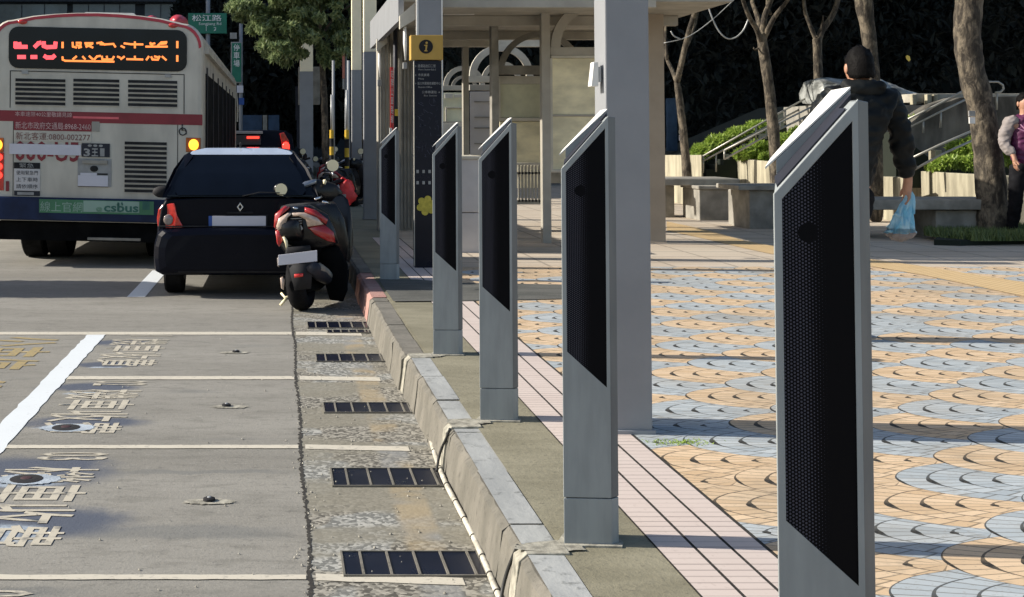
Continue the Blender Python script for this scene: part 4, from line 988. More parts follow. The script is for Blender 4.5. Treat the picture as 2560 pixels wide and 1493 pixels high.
bb('blank_plaque', Mt['plate'], [(24, 203, 359, 385)], .014, .008)
bb('number_board', Mt['signgreen'] if False else Mt['core'], [(205, 275, 358, 392)], .012, .02); 
btext('‧‧‧', 220, 258, 361, 367, Mt['greyplastic'], y=.014, bold=.04)
btext('3', 210, 226, 371, 391, Mt['greyplastic'], y=.014, bold=.03); btext('王', 230, 246, 371, 391, Mt['greyplastic'], y=.014, bold=.03); btext('1', 251, 262, 371, 391, Mt['greyplastic'], y=.014, bold=.04)
bb('licence_recess', Mt['greyplastic'], [(195, 279, 396, 466)], .006, .02)
bb('licence_lamp', Mt['bench'], [(208, 270, 400, 409)], .03, .03, bev=.004)
b = MB(); b.ell((bx(236), YB-.01, bz(236, 422)), (.046, .012, .035), 16, 8); bsh(b).build('camera_eye', Mt['slot'], bus, smooth=True)
bb('licence_plate', Mt['plate'], [(196, 271, 438, 465), (202, 243, 432, 438)], .014, .005)
bb('licence_frame', Mt['blackmatt'], [(244, 270, 433.5, 437), (196, 271, 465.5, 466.5)], .013, .005)
bb('notice_board', Mt['blackmatt'], [(36, 101, 406, 421)], .008, .01); btext('緊急', 50, 86, 408, 419, Mt['greyplastic'], y=.011)
bb('notice_board', Mt['panel_white'], [(37, 101, 421.5, 476)], .008, .01); bb('notice_board', Mt['core'], [(37, 101, 477, 489)], .008, .01); bb('notice_label', Mt['greyplastic'], [(45, 86, 480, 487)], .012, .01)
for i, s_ in enumerate(('使用緊急門', '上下車時', '請依順序')): btext(s_, 42, 96, 426+i*17, 437+i*17, Mt['core'], y=.011)
b = MB(); cxw, czw = bx(457), bz(457, 327)
b.torus((cxw, YB-.006, czw-.01), .040, .006, 'y', 20, 6); b.box(cxw-.012, cxw-.002, YB-.01, YB-.002, czw+.0, czw+.052); b.box(cxw-.012, cxw+.03, YB-.01, YB-.002, czw+.004, czw+.012); b.box(cxw+.028, cxw+.045, YB-.01, YB-.002, czw-.04, czw-.03); b.tube([(cxw+.028, YB-.006, czw+.006), (cxw+.042, YB-.006, czw-.03)], .005, 6); b.ell((cxw-.006, YB-.006, czw+.064), (.010, .006, .010), 10, 6)
bsh(b).build('wheelchair_symbol', Mt['core'], bus)
bb('panel_seam', Mt['slot'], [(443.5, 445, 309, 470), (33, 34.5, 302, 490)], .003, .01)
for x0, x1 in ((465, 502), (-22, 10)):
    bb('light_housing', Mt['amberdark'], [(x0, x1, 344, 380)], .012, .03, bev=.006)
    b = MB(); b.ell((bx((x0+x1)/2+1), YB-.02, bz((x0+x1)/2, 362)), (.056, .02, .062), 16, 8); bsh(b).build('turn_signal', Mt['amberlit'], bus, smooth=True)
b = MB(); b.box(bx(-22), bx(11), YB-.01, YB+.02, bz(-5, 476), bz(-5, 381)); bsh(b).build('light_housing', Mt['redlens'], bus, bevel=.005)
for yy in (393, 416, 438):
    b = MB(); b.ell((bx(-5), YB-.016, bz(-5, yy)), (.06, .018, .045), 14, 8); bsh(b).build('brake_lamp', Mt['redlit'], bus, smooth=True)
bb('reflector', Mt['busred'], [(16, 24, 453, 478)], .01, .01)
# bumper
b = MB(); b.xz([(xl-.005, bz(243, 554)), (xr+.005, bz(243, 554)), (xr+.012, bz(243, 496)), (xl-.012, bz(243, 496))], YB-.035, YB+.25); bsh(b).build('bumper', Mt['busblue'], bus, bevel=.015)
bb('banner', Mt['greenad'], [(101, 386, 497.5, 531)], .041, .006); bb('banner_panel', Mt['greenpale'], [(211, 350, 501, 529)], .045, .004)
btext('線上官網', 104, 209, 503, 528, Mt['greenpale'], y=.046); btext('@', 243, 258, 517, 529, Mt['greenad'], y=.048); btext('csbus', 262, 348, 507, 529, Mt['greendark'], y=.048, bold=.025)
b = MB(); b.tube([(bx(295), YB-.049, bz(262, 512)), (bx(298), YB-.049, bz(262, 505))], .008, 6); b.tube([(bx(308), YB-.049, bz(262, 512)), (bx(306), YB-.049, bz(262, 505))], .008, 6); bsh(b).build('logo_ears', Mt['greendark'], bus)
bb('leaf_mark', Mt['greendark'], [(358, 376, 504, 524)], .044, .004)
bb('underbody', Mt['busdark'], [(-10, 495, 555, 600)], -.1, 8)
b = MB(); b.box(xl+.05, xr-.05, YB+.3, YB+10.6, .30, .52); bsh(b).build('chassis', Mt['busdark'], bus)
def wheel(par, x, y, r, w_, z0=0.0, rimm='polesteel', axis='x', name='wheel'):
    b = MB(); rr = r-.001
    b.tube([(x-w_/2, y, z0+r), (x-w_/2+.02, y, z0+r), (x+w_/2-.02, y, z0+r), (x+w_/2, y, z0+r)], [r*.93, rr, rr, r*.93], 28)
    o = b.build(name, Mt['tyre'], par, smooth=False)
    for sx in (-1, 1): MB().tube([(x+sx*(w_/2-.03), y, z0+r), (x+sx*(w_/2+.004), y, z0+r)], r*.58, 20).build('rim', Mt[rimm], o)
    return o
for yy in (15.7, 22.5):
    for xx in (bx(45)-.02, bx(108), bx(372), bx(440)): wheel(bus, xx, yy, .47, .26)
bb('exhaust_guard', Mt['bench'], [(220, 352, 594, 600)], 0, .05)
# right hand side seen in sharp perspective
b = MB(); b.box(xr-.01, xr+.006, YB+.5, YB+10.2, 1.15, 2.22); bsh(b).build('side_window', Mt['busdark'], bus)
b = MB(); b.box(xr-.01, xr+.004, YB+.12, YB+10.6, .55, 1.12); bsh(b).build('side_skirt', Mt['core'], bus)
b = MB(); b.box(xr-.06, xr+.05, YB+.35, YB+9.6, 2.44, 2.52); bsh(b).build('drip_rail', Mt['buscream'], bus)
b = MB()
for k in range(7): b.box(xr-.01, xr+.012, YB+.7+k*1.35, YB+.82+k*1.35, 1.15, 2.3)
bsh(b).build('window_pillars', Mt['core'], bus)
a0 = P(568, 205, 25.3); a1 = P(590, 232, 25.3); b = MB()
b.prism([(P(563, 180, 25.3).x, 25.3, P(0, 180, 25.3).z), (P(575, 195, 25.3).x, 25.3, P(0, 195, 25.3).z), (P(592, 233, 25.3).x, 25.3, P(0, 233, 25.3).z), (P(575, 238, 25.3).x, 25.3, P(0, 238, 25.3).z), (P(564, 222, 25.3).x, 25.3, P(0, 222, 25.3).z)], (0, .08, 0)); b.build('side_mirror', Mt['buscream'], bus)
MB().tube([P(591, 233, 25.35), P(594, 270, 25.35), P(593, 305, 25.35)], .018, 6).build('mirror_rod', Mt['buscream'], bus)

# ------------------------------------------------------------------ hatchback
def car(cx, Y0, scale_w, lb, yaw=0, length=3.1, wid=0.785, detail=True, paint='carpaint'):
    t = thing('hatchback', (cx, Y0+1.5, 0), lb, 'car')
    def secn(y, w_, z0, z1, tuck=.0):
        h = z1-z0
        half = [(w_*.90, z0), (w_*.985, z0+.08*h), (w_, z0+.35*h), (w_*.995, z0+.62*h), (w_*.96, z0+.86*h), (w_*(.90-tuck), z0+.97*h), (w_*.5, z1), (0, z1+.004)]
        return [(cx+x, Y0+y, z) for x, z in half]+[(cx-x, Y0+y, z) for x, z in half[::-1][1:]]
    b = MB(); b.loft([secn(.115, wid*.955, .20, .90), secn(.16, wid*.975, .19, .905), secn(.5, wid, .18, .91), secn(length-.7, wid, .18, .88), secn(length-.2, wid*.93, .2, .74), secn(length, wid*.8, .25, .66)])
    b.build('body', Mt[paint], t, bevel=.012)
    b = MB(); b.loft([secn(-.02, wid*.86, .26, .57), secn(.0, wid*.94, .22, .605), secn(.035, wid*.985, .205, .625), secn(.11, wid*1.005, .20, .64), secn(.42, wid*1.006, .21, .645)]); b.build('bumper', Mt[paint], t, bevel=.012)
    # greenhouse
    prof = [(.10, .905, .70), (.17, 1.02, .665), (.27, 1.16, .605), (.40, 1.285, .52), (.50, 1.325, .475)]
    b = MB(); rings = []
    for y, z, w_ in prof: rings.append([(cx-w_, Y0+y, z), (cx+w_, Y0+y, z), (cx+w_*1.02, Y0+2.1-(z-.9)*.9, z), (cx-w_*1.02, Y0+2.1-(z-.9)*.9, z)])
    b.loft(rings); b.build('cabin', Mt['glassdark'], t, bevel=.02)
    b = MB(); b.loft([[(cx-.50, Y0+.39, 1.287), (cx+.50, Y0+.39, 1.287), (cx+.51, Y0+1.74, 1.29), (cx-.51, Y0+1.74, 1.29)], [(cx-.46, Y0+.44, 1.322), (cx+.46, Y0+.44, 1.322), (cx+.47, Y0+1.68, 1.325), (cx-.47, Y0+1.68, 1.325)], [(cx-.34, Y0+.52, 1.350), (cx+.34, Y0+.52, 1.350), (cx+.34, Y0+1.6, 1.350), (cx-.34, Y0+1.6, 1.350)]])
    b.build('roof', Mt['carroof_sky'] if detail else Mt[paint], t, bevel=.01)
    for s in (-1, 1):   # rear pillars
        b = MB(); pts = [(.715, .10, .90), (.60, .155, .90), (.585, .20, 1.02), (.53, .29, 1.16), (.45, .385, 1.275), (.49, .43, 1.31), (.535, .42, 1.285), (.62, .27, 1.16), (.68, .17, 1.02)]
        b.prism([(cx+s*x, Y0+y-.018, z) for x, y, z in pts], (0, .07, 0)); b.build('rear_pillar', Mt[paint], t)
    return t
CX = P(600, 500, 11.65).x; YC = 11.62
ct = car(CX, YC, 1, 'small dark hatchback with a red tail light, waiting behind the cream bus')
def cq(px, py, Y=YC): q = P(px, py, Y); return q
b = MB()
# rear window gasket and glass follow the tailgate slope
def gl(px, z): return (CX+px, YC+(.085+(z-.905)*.70 if z < 1.16 else .265+(z-1.16)*.95)-.028, z)
W = [(-.57, .925), (-.60, .97), (-.545, 1.12), (-.46, 1.235), (-.42, 1.262), (.42, 1.262), (.46, 1.235), (.545, 1.12), (.60, .97), (.57, .925)]
for p, q in zip(W[:5], W[:4:-1]): pass
for i in range(4):
    l0, l1 = W[i], W[i+1]; r0, r1 = W[9-i], W[8-i]; b.quad(gl(*l0), gl(*r0), gl(*r1), gl(*l1))
b.build('rear_window', Mt['glassdark'], ct)
for s in (-1, 1):
    tp = [(.715, .835), (.60, .852), (.575, .74), (.515, .625), (.60, .612), (.752, .612), (.765, .70), (.752, .79)]
    b = MB(); b.prism([(CX+s*x, YC+.085+.05*(x > .7), z) for x, z in tp], (0, .1, 0)); tl = b.build('tail_light', Mt['redlens'], ct, bevel=.008)
    MB().ell((CX+s*.655, YC+.082, .70), (.045, .012, .05), 16, 8).build('reverse_lens', Mt['clearlens'], tl, smooth=True)
a = CX; MB().xz([(a-.26, .60), (a-.255, .745), (a+.25, .745), (a+.255, .60)], YC+.088, YC+.1).build('plate_recess', Mt['blackmatt'], ct)
MB().box(a-.255, a+.235, YC+.070, YC+.076, .615, .735).build('licence_plate', Mt['plate'], ct, bevel=.002)
MB().box(a-.287, a-.256, YC+.070, YC+.077, .615, .735).build('plate_band', Mt['plateblue'], ct)
b = MB(); dz = .815; fr_ = [(0, .042), (.030, 0), (0, -.042), (-.030, 0)]; fi = [(0, .024), (.016, 0), (0, -.024), (-.016, 0)]
for i in range(4):
    j = (i+1) % 4; b.prism([(a+fr_[i][0], YC+.085, dz+fr_[i][1]), (a+fr_[j][0], YC+.085, dz+fr_[j][1]), (a+fi[j][0], YC+.085, dz+fi[j][1]), (a+fi[i][0], YC+.085, dz+fi[i][1])], (0, .03, 0))
b.build('badge', Mt['chrome'], ct, bevel=.002)
MB().tube([(a-.01, YC+.55, 1.345), (a-.012, YC+.50, 1.40)], .009, 8).build('antenna', Mt['blackmatt'], ct)
MB().tube([(a+.02, YC+.055, .915), (a+.18, YC+.065, .95), (a+.36, YC+.075, .945)], .006, 6).build('wiper', Mt['blackmatt'], ct)
for s in (-1, 1):
    MB().ell((CX+s*.83, YC+1.35, .90), (.095, .05, .06), 16, 8).build('side_mirror', Mt['blackmatt'], ct, smooth=True)
    for yy in (.55, 2.55): wheel(ct, CX+s*.62, YC+yy-.10 if yy < 1 else YC+yy, .285, .175)
MB().box(CX-.62, CX+.62, YC+.15, YC+2.9, .20, .26).build('underbody', Mt['busdark'], ct)
b = MB()
for x0, x1 in ((-.50, -.1), (.1, .5)): b.box(a+x0, a+x1, YC-.016, YC+.0, .30, .31)
b.build('bumper_crease', Mt['slot'], ct)
ct.rotation_euler[2] = 0

# dark sport utility car farther up the road, only its top shows over the hatchback
SX = P(640, 340, 26).x
sv = thing('utility_car', (SX, 27.5, 0), 'dark car with lit red tail light showing above the hatchback roof', 'car')
Y0 = 26.0
def ss(y, w_, z0, z1, r_=.12): return [(SX+x, Y0+y, z) for x, z in ((-w_, z0), (-w_, z0+(z1-z0)*.6), (-w_*.96, z1-r_*.6), (-w_*.80, z1), (0, z1+.02), (w_*.80, z1), (w_*.96, z1-r_*.6), (w_, z0+(z1-z0)*.6), (w_, z0))]
b = MB(); b.loft([ss(0, .78, .35, 1.02), ss(.08, .83, .3, 1.06), ss(3.6, .83, .3, 1.0), ss(4.1, .75, .35, .8)]); b.build('body', Mt['carpaint'], sv, bevel=.02)
b = MB(); b.loft([ss(.04, .80, 1.0, 1.05, .02), ss(.22, .76, 1.0, 1.58), ss(2.3, .74, 1.0, 1.6), ss(2.9, .76, 1.0, 1.08, .02)]); b.build('cabin', Mt['carpaint'], sv, bevel=.02)
pbox(MB(), 566, 657, 328, 335, 26.1, .2).build('roof_spoiler', Mt['carwhite'], sv, bevel=.006)
pbox(MB(), 569, 652, 338, 362, 26.02, .05).build('rear_window', Mt['farwall'], sv)
pbox(MB(), 617, 648, 341, 347, 25.98, .03).build('third_brake_light', Mt['redlit'], sv)
b = MB(); c0 = [(699, 334), (710, 331), (722, 352), (727, 380), (706, 378), (704, 358)]; b.prism([tuple(P(x, y, 25.9)) for x, y in c0], (0, .12, 0)); b.build('tail_light', Mt['redlens'], sv, bevel=.01)
q = P(715, 367, 25.88); MB().ell(tuple(q), (.075, .03, .10), 14, 8).build('brake_lamp', Mt['redlit'], sv, smooth=True)
q = P(756, 391, 26.5); MB().ell(tuple(q), (.10, .05, .09), 14, 8).build('side_mirror', Mt['blackmatt'], sv, smooth=True)
pbox(MB(), 733, 752, 385, 392, 26.5, .05).build('mirror_arm', Mt['blackmatt'], sv)
for s in (-1, 1):
    for yy in (.7, 3.3): wheel(sv, SX+s*.72, Y0+yy, .34, .2)
# tailgate and bumper seams of the hatchback
b = MB()
for s in (-1, 1): b.box(CX+s*.585-.004, CX+s*.585+.004, YC+.070, YC+.09, .645, .61+.0)
b = MB(); b.box(CX-.74, CX+.74, YC+.055, YC+.10, .636, .645); b.build('tailgate_seam', Mt['blackmatt'], ct)
b = MB(); b.box(CX-.56, CX+.56, YC-.012, YC+.02, .225, .29); b.build('bumper_insert', Mt['blackmatt'], ct, bevel=.01)
MB().box(CX-.12, CX+.12, YC+.072, YC+.1, .755, .772).build('boot_handle', Mt['blackmatt'], ct, bevel=.003)
# ------------------------------------------------------------------ motor scooter
sx0, sy0 = 0.195, 10.80
sc_t = thing('motor_scooter', (sx0, sy0, 0), 'red and black motor scooter leaning on its stand beside the red kerb', 'scooter')
ML = Matrix.Translation(Vector((sx0, sy0, 0))) @ Matrix.Rotation(R(-16), 4, 'Z') @ Matrix.Rotation(R(-5), 4, 'Y')
def sb(mb, name, m, par=None, **k): return mb.xform(ML).build(name, Mt[m], par or sc_t, **k)
def srect(y, hw_, z0, z1, rr=.05, n=3, cx=0):
    return [(cx+x, y, z) for x, z in rbox2(-hw_, hw_, z0, z1, min(rr, hw_*.95, (z1-z0)*.48), n)]
for nm, yy in (('rear_wheel', 0.0), ('front_wheel', 1.26)):
    o = sb(MB().torus((0, yy, .235), .170, .067, 'x', 32, 12, 1.25), nm, 'tyre', smooth=True)
    sb(MB().tube([(-.03, yy, .235), (.03, yy, .235)], .12, 20), 'rim', 'polesteel' if yy else 'blackmatt', o)
sb(MB().loft([srect(-.30, .055, .66, .74), srect(-.24, .11, .60, .80), srect(-.05, .155, .52, .83), srect(.2, .165, .42, .82), srect(.55, .15, .34, .78), srect(.70, .12, .3, .72)]), 'tail_body', 'scblack', smooth=True, sub=1)
sb(MB().loft([srect(-.20, .075, .80, .85, .03), srect(-.05, .13, .81, .90, .04), srect(.3, .145, .80, .89, .04), srect(.66, .10, .76, .84, .04)]), 'seat', 'blackmatt', smooth=True, sub=1)
def Z4(x, y): return (600+x/2.672, 250+y/2.672)
def pillow(name, m, pts, Y, dep, par=None, sh=.86, conv=True, sub=1):
    q = [P(*(Z4(*p) if conv else p), Y) for p in pts]; cx = sum(p.x for p in q)/len(q); cz = sum(p.z for p in q)/len(q)
    def ring(k, yy): return [(cx+(p.x-cx)*k, yy, cz+(p.z-cz)*k) for p in q]
    b = MB(); b.loft([ring(sh, Y-.018), ring(.98, Y), ring(1, Y+.04), ring(.97, Y+dep)])
    o = b.build(name, Mt[m], par or sc_t, smooth=True); return o
pillow('tail_body', 'scblack', [(232, 850), (250, 770), (330, 712), (470, 705), (590, 770), (640, 880), (660, 960), (560, 990), (420, 1000), (300, 960), (245, 960)], 10.62, .55)
pillow('rear_cowl', 'scblack', [(430, 700), (640, 690), (700, 800), (728, 950), (715, 1080), (640, 1050), (560, 880)], 11.0, .5)
pillow('lower_fairing', 'busdark', [(520, 990), (660, 980), (722, 1100), (722, 1270), (690, 1350), (600, 1340), (560, 1200), (500, 1100)], 10.95, .35)
for pts in ([(225, 850), (232, 765), (300, 708), (335, 716), (262, 782), (243, 868)], [(235, 872), (300, 870), (296, 920), (262, 985), (246, 960)], [(450, 852), (560, 828), (628, 885), (640, 955), (585, 945), (500, 900)], [(430, 716), (505, 735), (590, 800), (578, 835), (505, 782), (430, 748)]):
    pillow('side_panel', 'scred', pts, 10.59, .12)
for pts in ([(240, 845), (258, 790), (320, 752), (350, 756), (318, 785), (302, 860), (250, 872)], [(345, 752), (430, 752), (520, 788), (562, 832), (452, 850), (440, 800), (385, 772), (345, 775)]):
    pillow('tail_lens', 'scwhite', pts, 10.572, .08)
for yy in (790, 806, 822): pillow('grille_bar', 'greyplastic', [(335, yy), (415, yy-2), (415, yy+4), (335, yy+6)], 10.585, .05)
b = MB(); b.prism([tuple(P(*Z4(*p), 10.57)) for p in ((312, 850), (335, 832), (356, 858), (366, 830), (402, 828), (422, 860), (375, 906))], (0, .05, 0)); em = b.build('tail_emblem', Mt['greyplastic'], sc_t, bevel=.003)
for a_, c_ in (((345, 835), (372, 890)), ((330, 845), (360, 898)), ((392, 835), (404, 872))): MB().tube([P(*Z4(*a_), 10.562), P(*Z4(*c_), 10.562)], .0045, 5).build('emblem_groove', Mt['scblack'], em)
for a_, c_ in (((285, 745), (310, 728)), ((355, 722), (440, 735)), ((500, 665), (545, 648)), ((550, 680), (600, 690))): MB().tube([P(*Z4(*a_), 10.6), P(*Z4(*c_), 10.65)], .010, 8).build('grab_rail', Mt['chrome'], sc_t, smooth=True)
b = MB(); b.prism([tuple(P(*Z4(*p), 10.50)) for p in ((256, 1036), (515, 1004), (516, 1078), (256, 1106))], (0, .006, 0)); b.build('licence_plate', Mt['plate'], sc_t, bevel=.002)
pillow('plate_bracket', 'blackmatt', [(310, 985), (470, 975), (480, 1020), (300, 1040)], 10.53, .15)
pillow('mudguard', 'blackmatt', [(320, 1100), (490, 1085), (475, 1262), (365, 1275)], 10.52, .03, sh=.97)
pillow('reflector', 'redlens', [(360, 1162), (424, 1156), (424, 1180), (360, 1188)], 10.505, .012)
for pts, m_ in (([(283, 915), (300, 912), (318, 940), (322, 1000), (308, 1000), (300, 960)], 'mirrorface'), ([(268, 1190), (285, 1180), (300, 1200), (292, 1270), (275, 1260)], 'scwhite'), ([(248, 1060), (258, 1050), (262, 1120), (250, 1110)], 'palecloth')):
    pillow('indicator', m_, pts, 10.56, .04)
b = MB(); b.tube([P(*Z4(275, 1290), 10.75), P(*Z4(300, 1320), 10.72), P(*Z4(330, 1312), 10.7)], .010, 8); b.tube([P(*Z4(310, 1325), 10.72), P(*Z4(270, 1372), 10.70)], .013, 8); b.build('side_stand', Mt['mirrorface'], sc_t, smooth=True)
b = MB(); b.tube([(.14, .45, .22), (.17, .2, .24), (.185, -.05, .30), (.185, -.28, .38)], [.03, .055, .065, .05], 14); sb(b, 'muffler', 'core', smooth=True)
b = MB(); b.tube([(.20, .18, .26), (.22, 0, .31), (.22, -.2, .37)], .035, 10); sb(b, 'muffler_shield', 'scwhite' if False else 'bench', smooth=True)
b = MB(); b.loft([srect(-.06, .09, .15, .32), srect(.25, .12, .13, .38), srect(.55, .12, .16, .36)]); sb(b, 'engine', 'busdark', bevel=.01)
b = MB(); b.loft([srect(.55, .19, .20, .31), srect(1.0, .20, .22, .33)]); sb(b, 'floorboard', 'scblack', bevel=.01)
b = MB(); b.loft([srect(.95, .18, .22, .35), srect(1.0, .24, .3, .62), srect(1.06, .25, .55, .82), srect(1.10, .20, .80, .98)]); sb(b, 'leg_shield', 'scblack', smooth=True, sub=1)
b = MB(); b.loft([srect(1.10, .07, .30, .62), srect(1.28, .08, .40, .60), srect(1.42, .05, .38, .50)]); sb(b, 'front_fender', 'scred', smooth=True, sub=1)
pillow('headset', 'scblack', [(335, 640), (345, 600), (420, 545), (520, 530), (640, 560), (690, 620), (640, 690), (480, 700), (360, 690)], 11.85, .2)
pillow('visor', 'scsilver', [(340, 625), (372, 580), (430, 545), (510, 528), (515, 555), (440, 585), (375, 620)], 11.78, .08)
pillow('cowl_lamp', 'mirrorface', [(555, 535), (572, 530), (580, 548), (570, 568), (556, 560)], 11.75, .04)
for pts in ([(628, 590), (660, 565), (668, 590), (640, 625)], [(640, 618), (660, 605), (665, 630), (648, 645)]): pillow('lever_mount', 'greyplastic', pts, 11.9, .05)
hl = P(718, 492, 11.75); hr = P(868, 447, 12.05)
b = MB(); b.tube([hl, P(745, 487, 11.8), P(800, 470, 11.9), P(850, 452, 12.0), hr], [.018, .018, .014, .02, .02], 10); b.build('handlebar', Mt['blackmatt'], sc_t, smooth=True)
for px, py, Y, bxp, byp in ((703, 474, 11.7, 722, 495), (832, 414, 12.0, 830, 452)):
    c = P(px, py, Y); b = MB(); b.ell(tuple(c+Vector((-.012, .03, 0))), (.058, .03, .058), 18, 10); o = b.build('mirror', Mt['scblack'], sc_t, smooth=True)
    MB().tube([c+Vector((0, .004, 0)), c+Vector((0, -.004, 0))], .055, 22).build('mirror_glass', Mt['mirrorface'], o)
    q = P(px-13, py+2, Y+.05); MB().ell(tuple(q), (.018, .025, .02), 10, 6).build('mirror_highlight_rim', Mt['scsilver'], o, smooth=True)
    MB().tube([c+Vector((0, .03, -.05)), P(bxp, byp, Y+.05)], .007, 6).build('mirror_stem', Mt['chrome'], o, smooth=True)
# stand and foot pegs
# red bag hung from the right grip
c = P(856, 485, 12.0); rb = random.Random(4); b = MB()
bt = thing('red_bag', (c.x, 12.0, c.z-.14), 'small crumpled red bag hanging from the right grip of the scooter', 'bag')
rings = []
for k in range(9):
    u = k/8; zc = c.z+.125-.25*u; hwid = (.03+.11*math.sin(min(1, u*1.3)*PI/2))*(1 if u < .85 else .75); ring = []
    for j in range(16):
        a = 2*PI*j/16; ww = 1+rb.uniform(-.14, .14); ring.append((c.x+(u-.5)*-.06+hwid*ww*math.cos(a), 12.0+.06*ww*math.sin(a), zc+rb.uniform(-.012, .012)+math.cos(a)*.02))
    rings.append(ring)
b.loft(rings); b.build('bag_body', Mt['redbag'], bt, smooth=True)
MB().box(c.x-.02, c.x+.03, 11.925, 11.935, c.z-.03, c.z+.0).build('label', Mt['greyplastic'], bt); MB().tube([(c.x-.03, 12, c.z+.11), (c.x, 12, c.z+.155), (c.x+.05, 12, c.z+.12)], .01, 6).build('strap', Mt['redbag'], bt)
# scooters parked farther up the road, in the shade
for i, (x, y, rz, lb) in enumerate(((0.30, 22.8, 8, 'dark scooter parked far up the kerb, just left of the distant beige topped post'), (0.95, 23.2, -14, 'scooter parked in deep shade behind the thin hazard poles'), (1.05, 27.5, 5, 'farthest scooter, a dark shape between the hazard poles'))):
    c = copy_tree(sc_t); c.location = (x, y, 0); c.rotation_euler[2] = R(rz); c['label'] = lb; c['group'] = 'scooters parked far along the kerb'

# ------------------------------------------------------------------ people
def person(X, Y, H, face, label, jacket, sleeves=None, right_arm=None, left_arm=None, scale=1.0, stride=.12, lean=0.0, slim=1.0):
    """face=+1 walks away from the camera (+Y), -1 towards it"""
    t = thing('person', (X, Y, 0.2), label, 'person'); k = H/1.80
    def W(x, y, z):
        sh = (lean*.42*max(0, min(1, (1.45-z)/.5))+lean*.58*max(0, min(1, (.95-z)/.22))) if abs(x) < .20 else 0
        return Vector((X+(x+sh)*k, Y+y*k*face, 0.2+z*k))
    ra = right_arm or [(.20, 0, 1.47), (.27, -.02, 1.20), (.32, .03, .97)]; la = left_arm or [(-.20, 0, 1.47), (-.27, -.03, 1.20), (-.28, .06, .97)]
    V = [(0, 0, .96), (0, 0, 1.15), (0, .0, 1.36), (0, 0, 1.50), (0, .01, 1.57), (0, .02, 1.66), (0, .02, 1.74)]; Rr = [.09, .10, .12, .07, .055, .078, .06]
    E = [(0, 1), (1, 2), (2, 3), (3, 4), (4, 5), (5, 6)]
    def add(parent, pts, rr):
        p = parent
        for q, r_ in zip(pts, rr): V.append(q); Rr.append(r_); E.append((p, len(V)-1)); p = len(V)-1
        return p
    hands = []
    for s, arm in ((1, ra), (-1, la)):
        wv = add(2, arm, [.055, .042, .028]); wx, wy, wz = arm[-1]
        pm = add(wv, [(wx, wy+.01, wz-.05), (wx, wy+.015, wz-.085)], [.026, .030])
        for f, (dy, L_) in enumerate(((.036, .068), (.013, .078), (-.011, .072), (-.033, .055))):
            add(pm, [(wx-s*.002, wy+.015+dy, wz-.105), (wx-s*.012, wy+.015+dy, wz-.105-L_*.55), (wx-s*.034, wy+.012+dy, wz-.105-L_*.9)], [.0095, .009, .0075])
        add(wv+1, [(wx-s*.018, wy+.045, wz-.07), (wx-s*.022, wy+.062, wz-.105)], [.011, .009])
    for s in (1, -1):
        add(0, [(s*.095, 0, .90), (s*.10, stride*s*.4, .50), (s*.10, stride*s-.03, .09), (s*.11, stride*s+.10, .035)], [.062, .052, .04, .035])
    skinned('body', Mt['skin'], t, [W(*v) for v in V], E, [r_*k for r_ in Rr], 2)
    # trousers and shoes
    V2 = [(0, 0, 1.0), (0, 0, .93)]; R2 = [.145, .15]; E2 = [(0, 1)]
    for s in (1, -1):
        a = len(V2); V2 += [(s*.10, 0, .84), (s*.105, stride*s*.4, .50), (s*.105, stride*s-.03, .10)]; R2 += [.108, .082, .066]; E2 += [(1, a), (a, a+1), (a+1, a+2)]
    skinned('trousers', Mt['trousers'], t, [W(*v) for v in V2], E2, [r_*k*slim for r_ in R2], 3, wr=.008)
    for s in (1, -1): MB().ell(W(s*.11, stride*s+.05, .045), (.05*k, .14*k, .05*k), 14, 8).build('shoe', Mt['shoe'], t, smooth=True)
    # jacket: torso, collar and sleeves
    V3 = [(0, 0, .88), (0, 0, 1.10), (0, .0, 1.32), (0, 0, 1.48), (0, -.01, 1.585)]; R3 = [(.172*slim, .145), (.175*slim, .14), (.195, .145), (.150, .115), (.088, .088)]; E3 = [(0, 1), (1, 2), (2, 3), (3, 4)]
    def arm3(arm, s, VV, RR, EE, par):
        sh, el, wr = arm; a = len(VV)
        VV += [(s*.175, 0, 1.49), ((sh[0]+el[0])/2+s*.0, (sh[1]+el[1])/2, (sh[2]+el[2])/2), el, ((el[0]+wr[0])/2, (el[1]+wr[1])/2, (el[2]+wr[2])/2), (wr[0], wr[1], wr[2]+.01)]
        RR += [.088, .075, .068, .06, .046]; EE += [(par, a), (a, a+1), (a+1, a+2), (a+2, a+3), (a+3, a+4)]
    if sleeves is None:
        arm3(ra, 1, V3, R3, E3, 3); arm3(la, -1, V3, R3, E3, 3)
    skinned('jacket', Mt[jacket], t, [W(*v) for v in V3], E3, [(r_*k if not isinstance(r_, tuple) else (r_[0]*k, r_[1]*k)) for r_ in R3], 4, wr=.011)
    if sleeves:
        for s, arm in ((1, ra), (-1, la)):
            VV, RR, EE = [(s*.10, 0, 1.44)], [.09], []; arm3(arm, s, VV, RR, EE, 0)
            skinned('sleeve', Mt[sleeves], t, [W(*v) for v in VV], EE, [r_*k for r_ in RR], 4, wr=.010)
    # head: face shape, hair, ears
    hz = 1.69
    MB().ell(W(0, .01, hz), (.078*k, .094*k, .115*k), 20, 14).build('head', Mt['skin'], t, smooth=True)
    for s in (1, -1): MB().ell(W(s*.080, .0, hz-.01), (.012*k, .022*k, .032*k), 10, 8).build('ear', Mt['skin'], t, smooth=True)
    MB().ell(W(0, .105, hz-.015), (.013*k, .02*k, .025*k), 10, 8).build('nose', Mt['skin'], t, smooth=True)
    for s in (1, -1): MB().ell(W(s*.03, .094, hz+.012), (.011*k, .006*k, .006*k), 10, 6).build('eye', Mt['hair'], t, smooth=True); MB().ell(W(s*.03, .098, hz+.034), (.018*k, .006*k, .004*k), 10, 6).build('eyebrow', Mt['hair'], t, smooth=True)
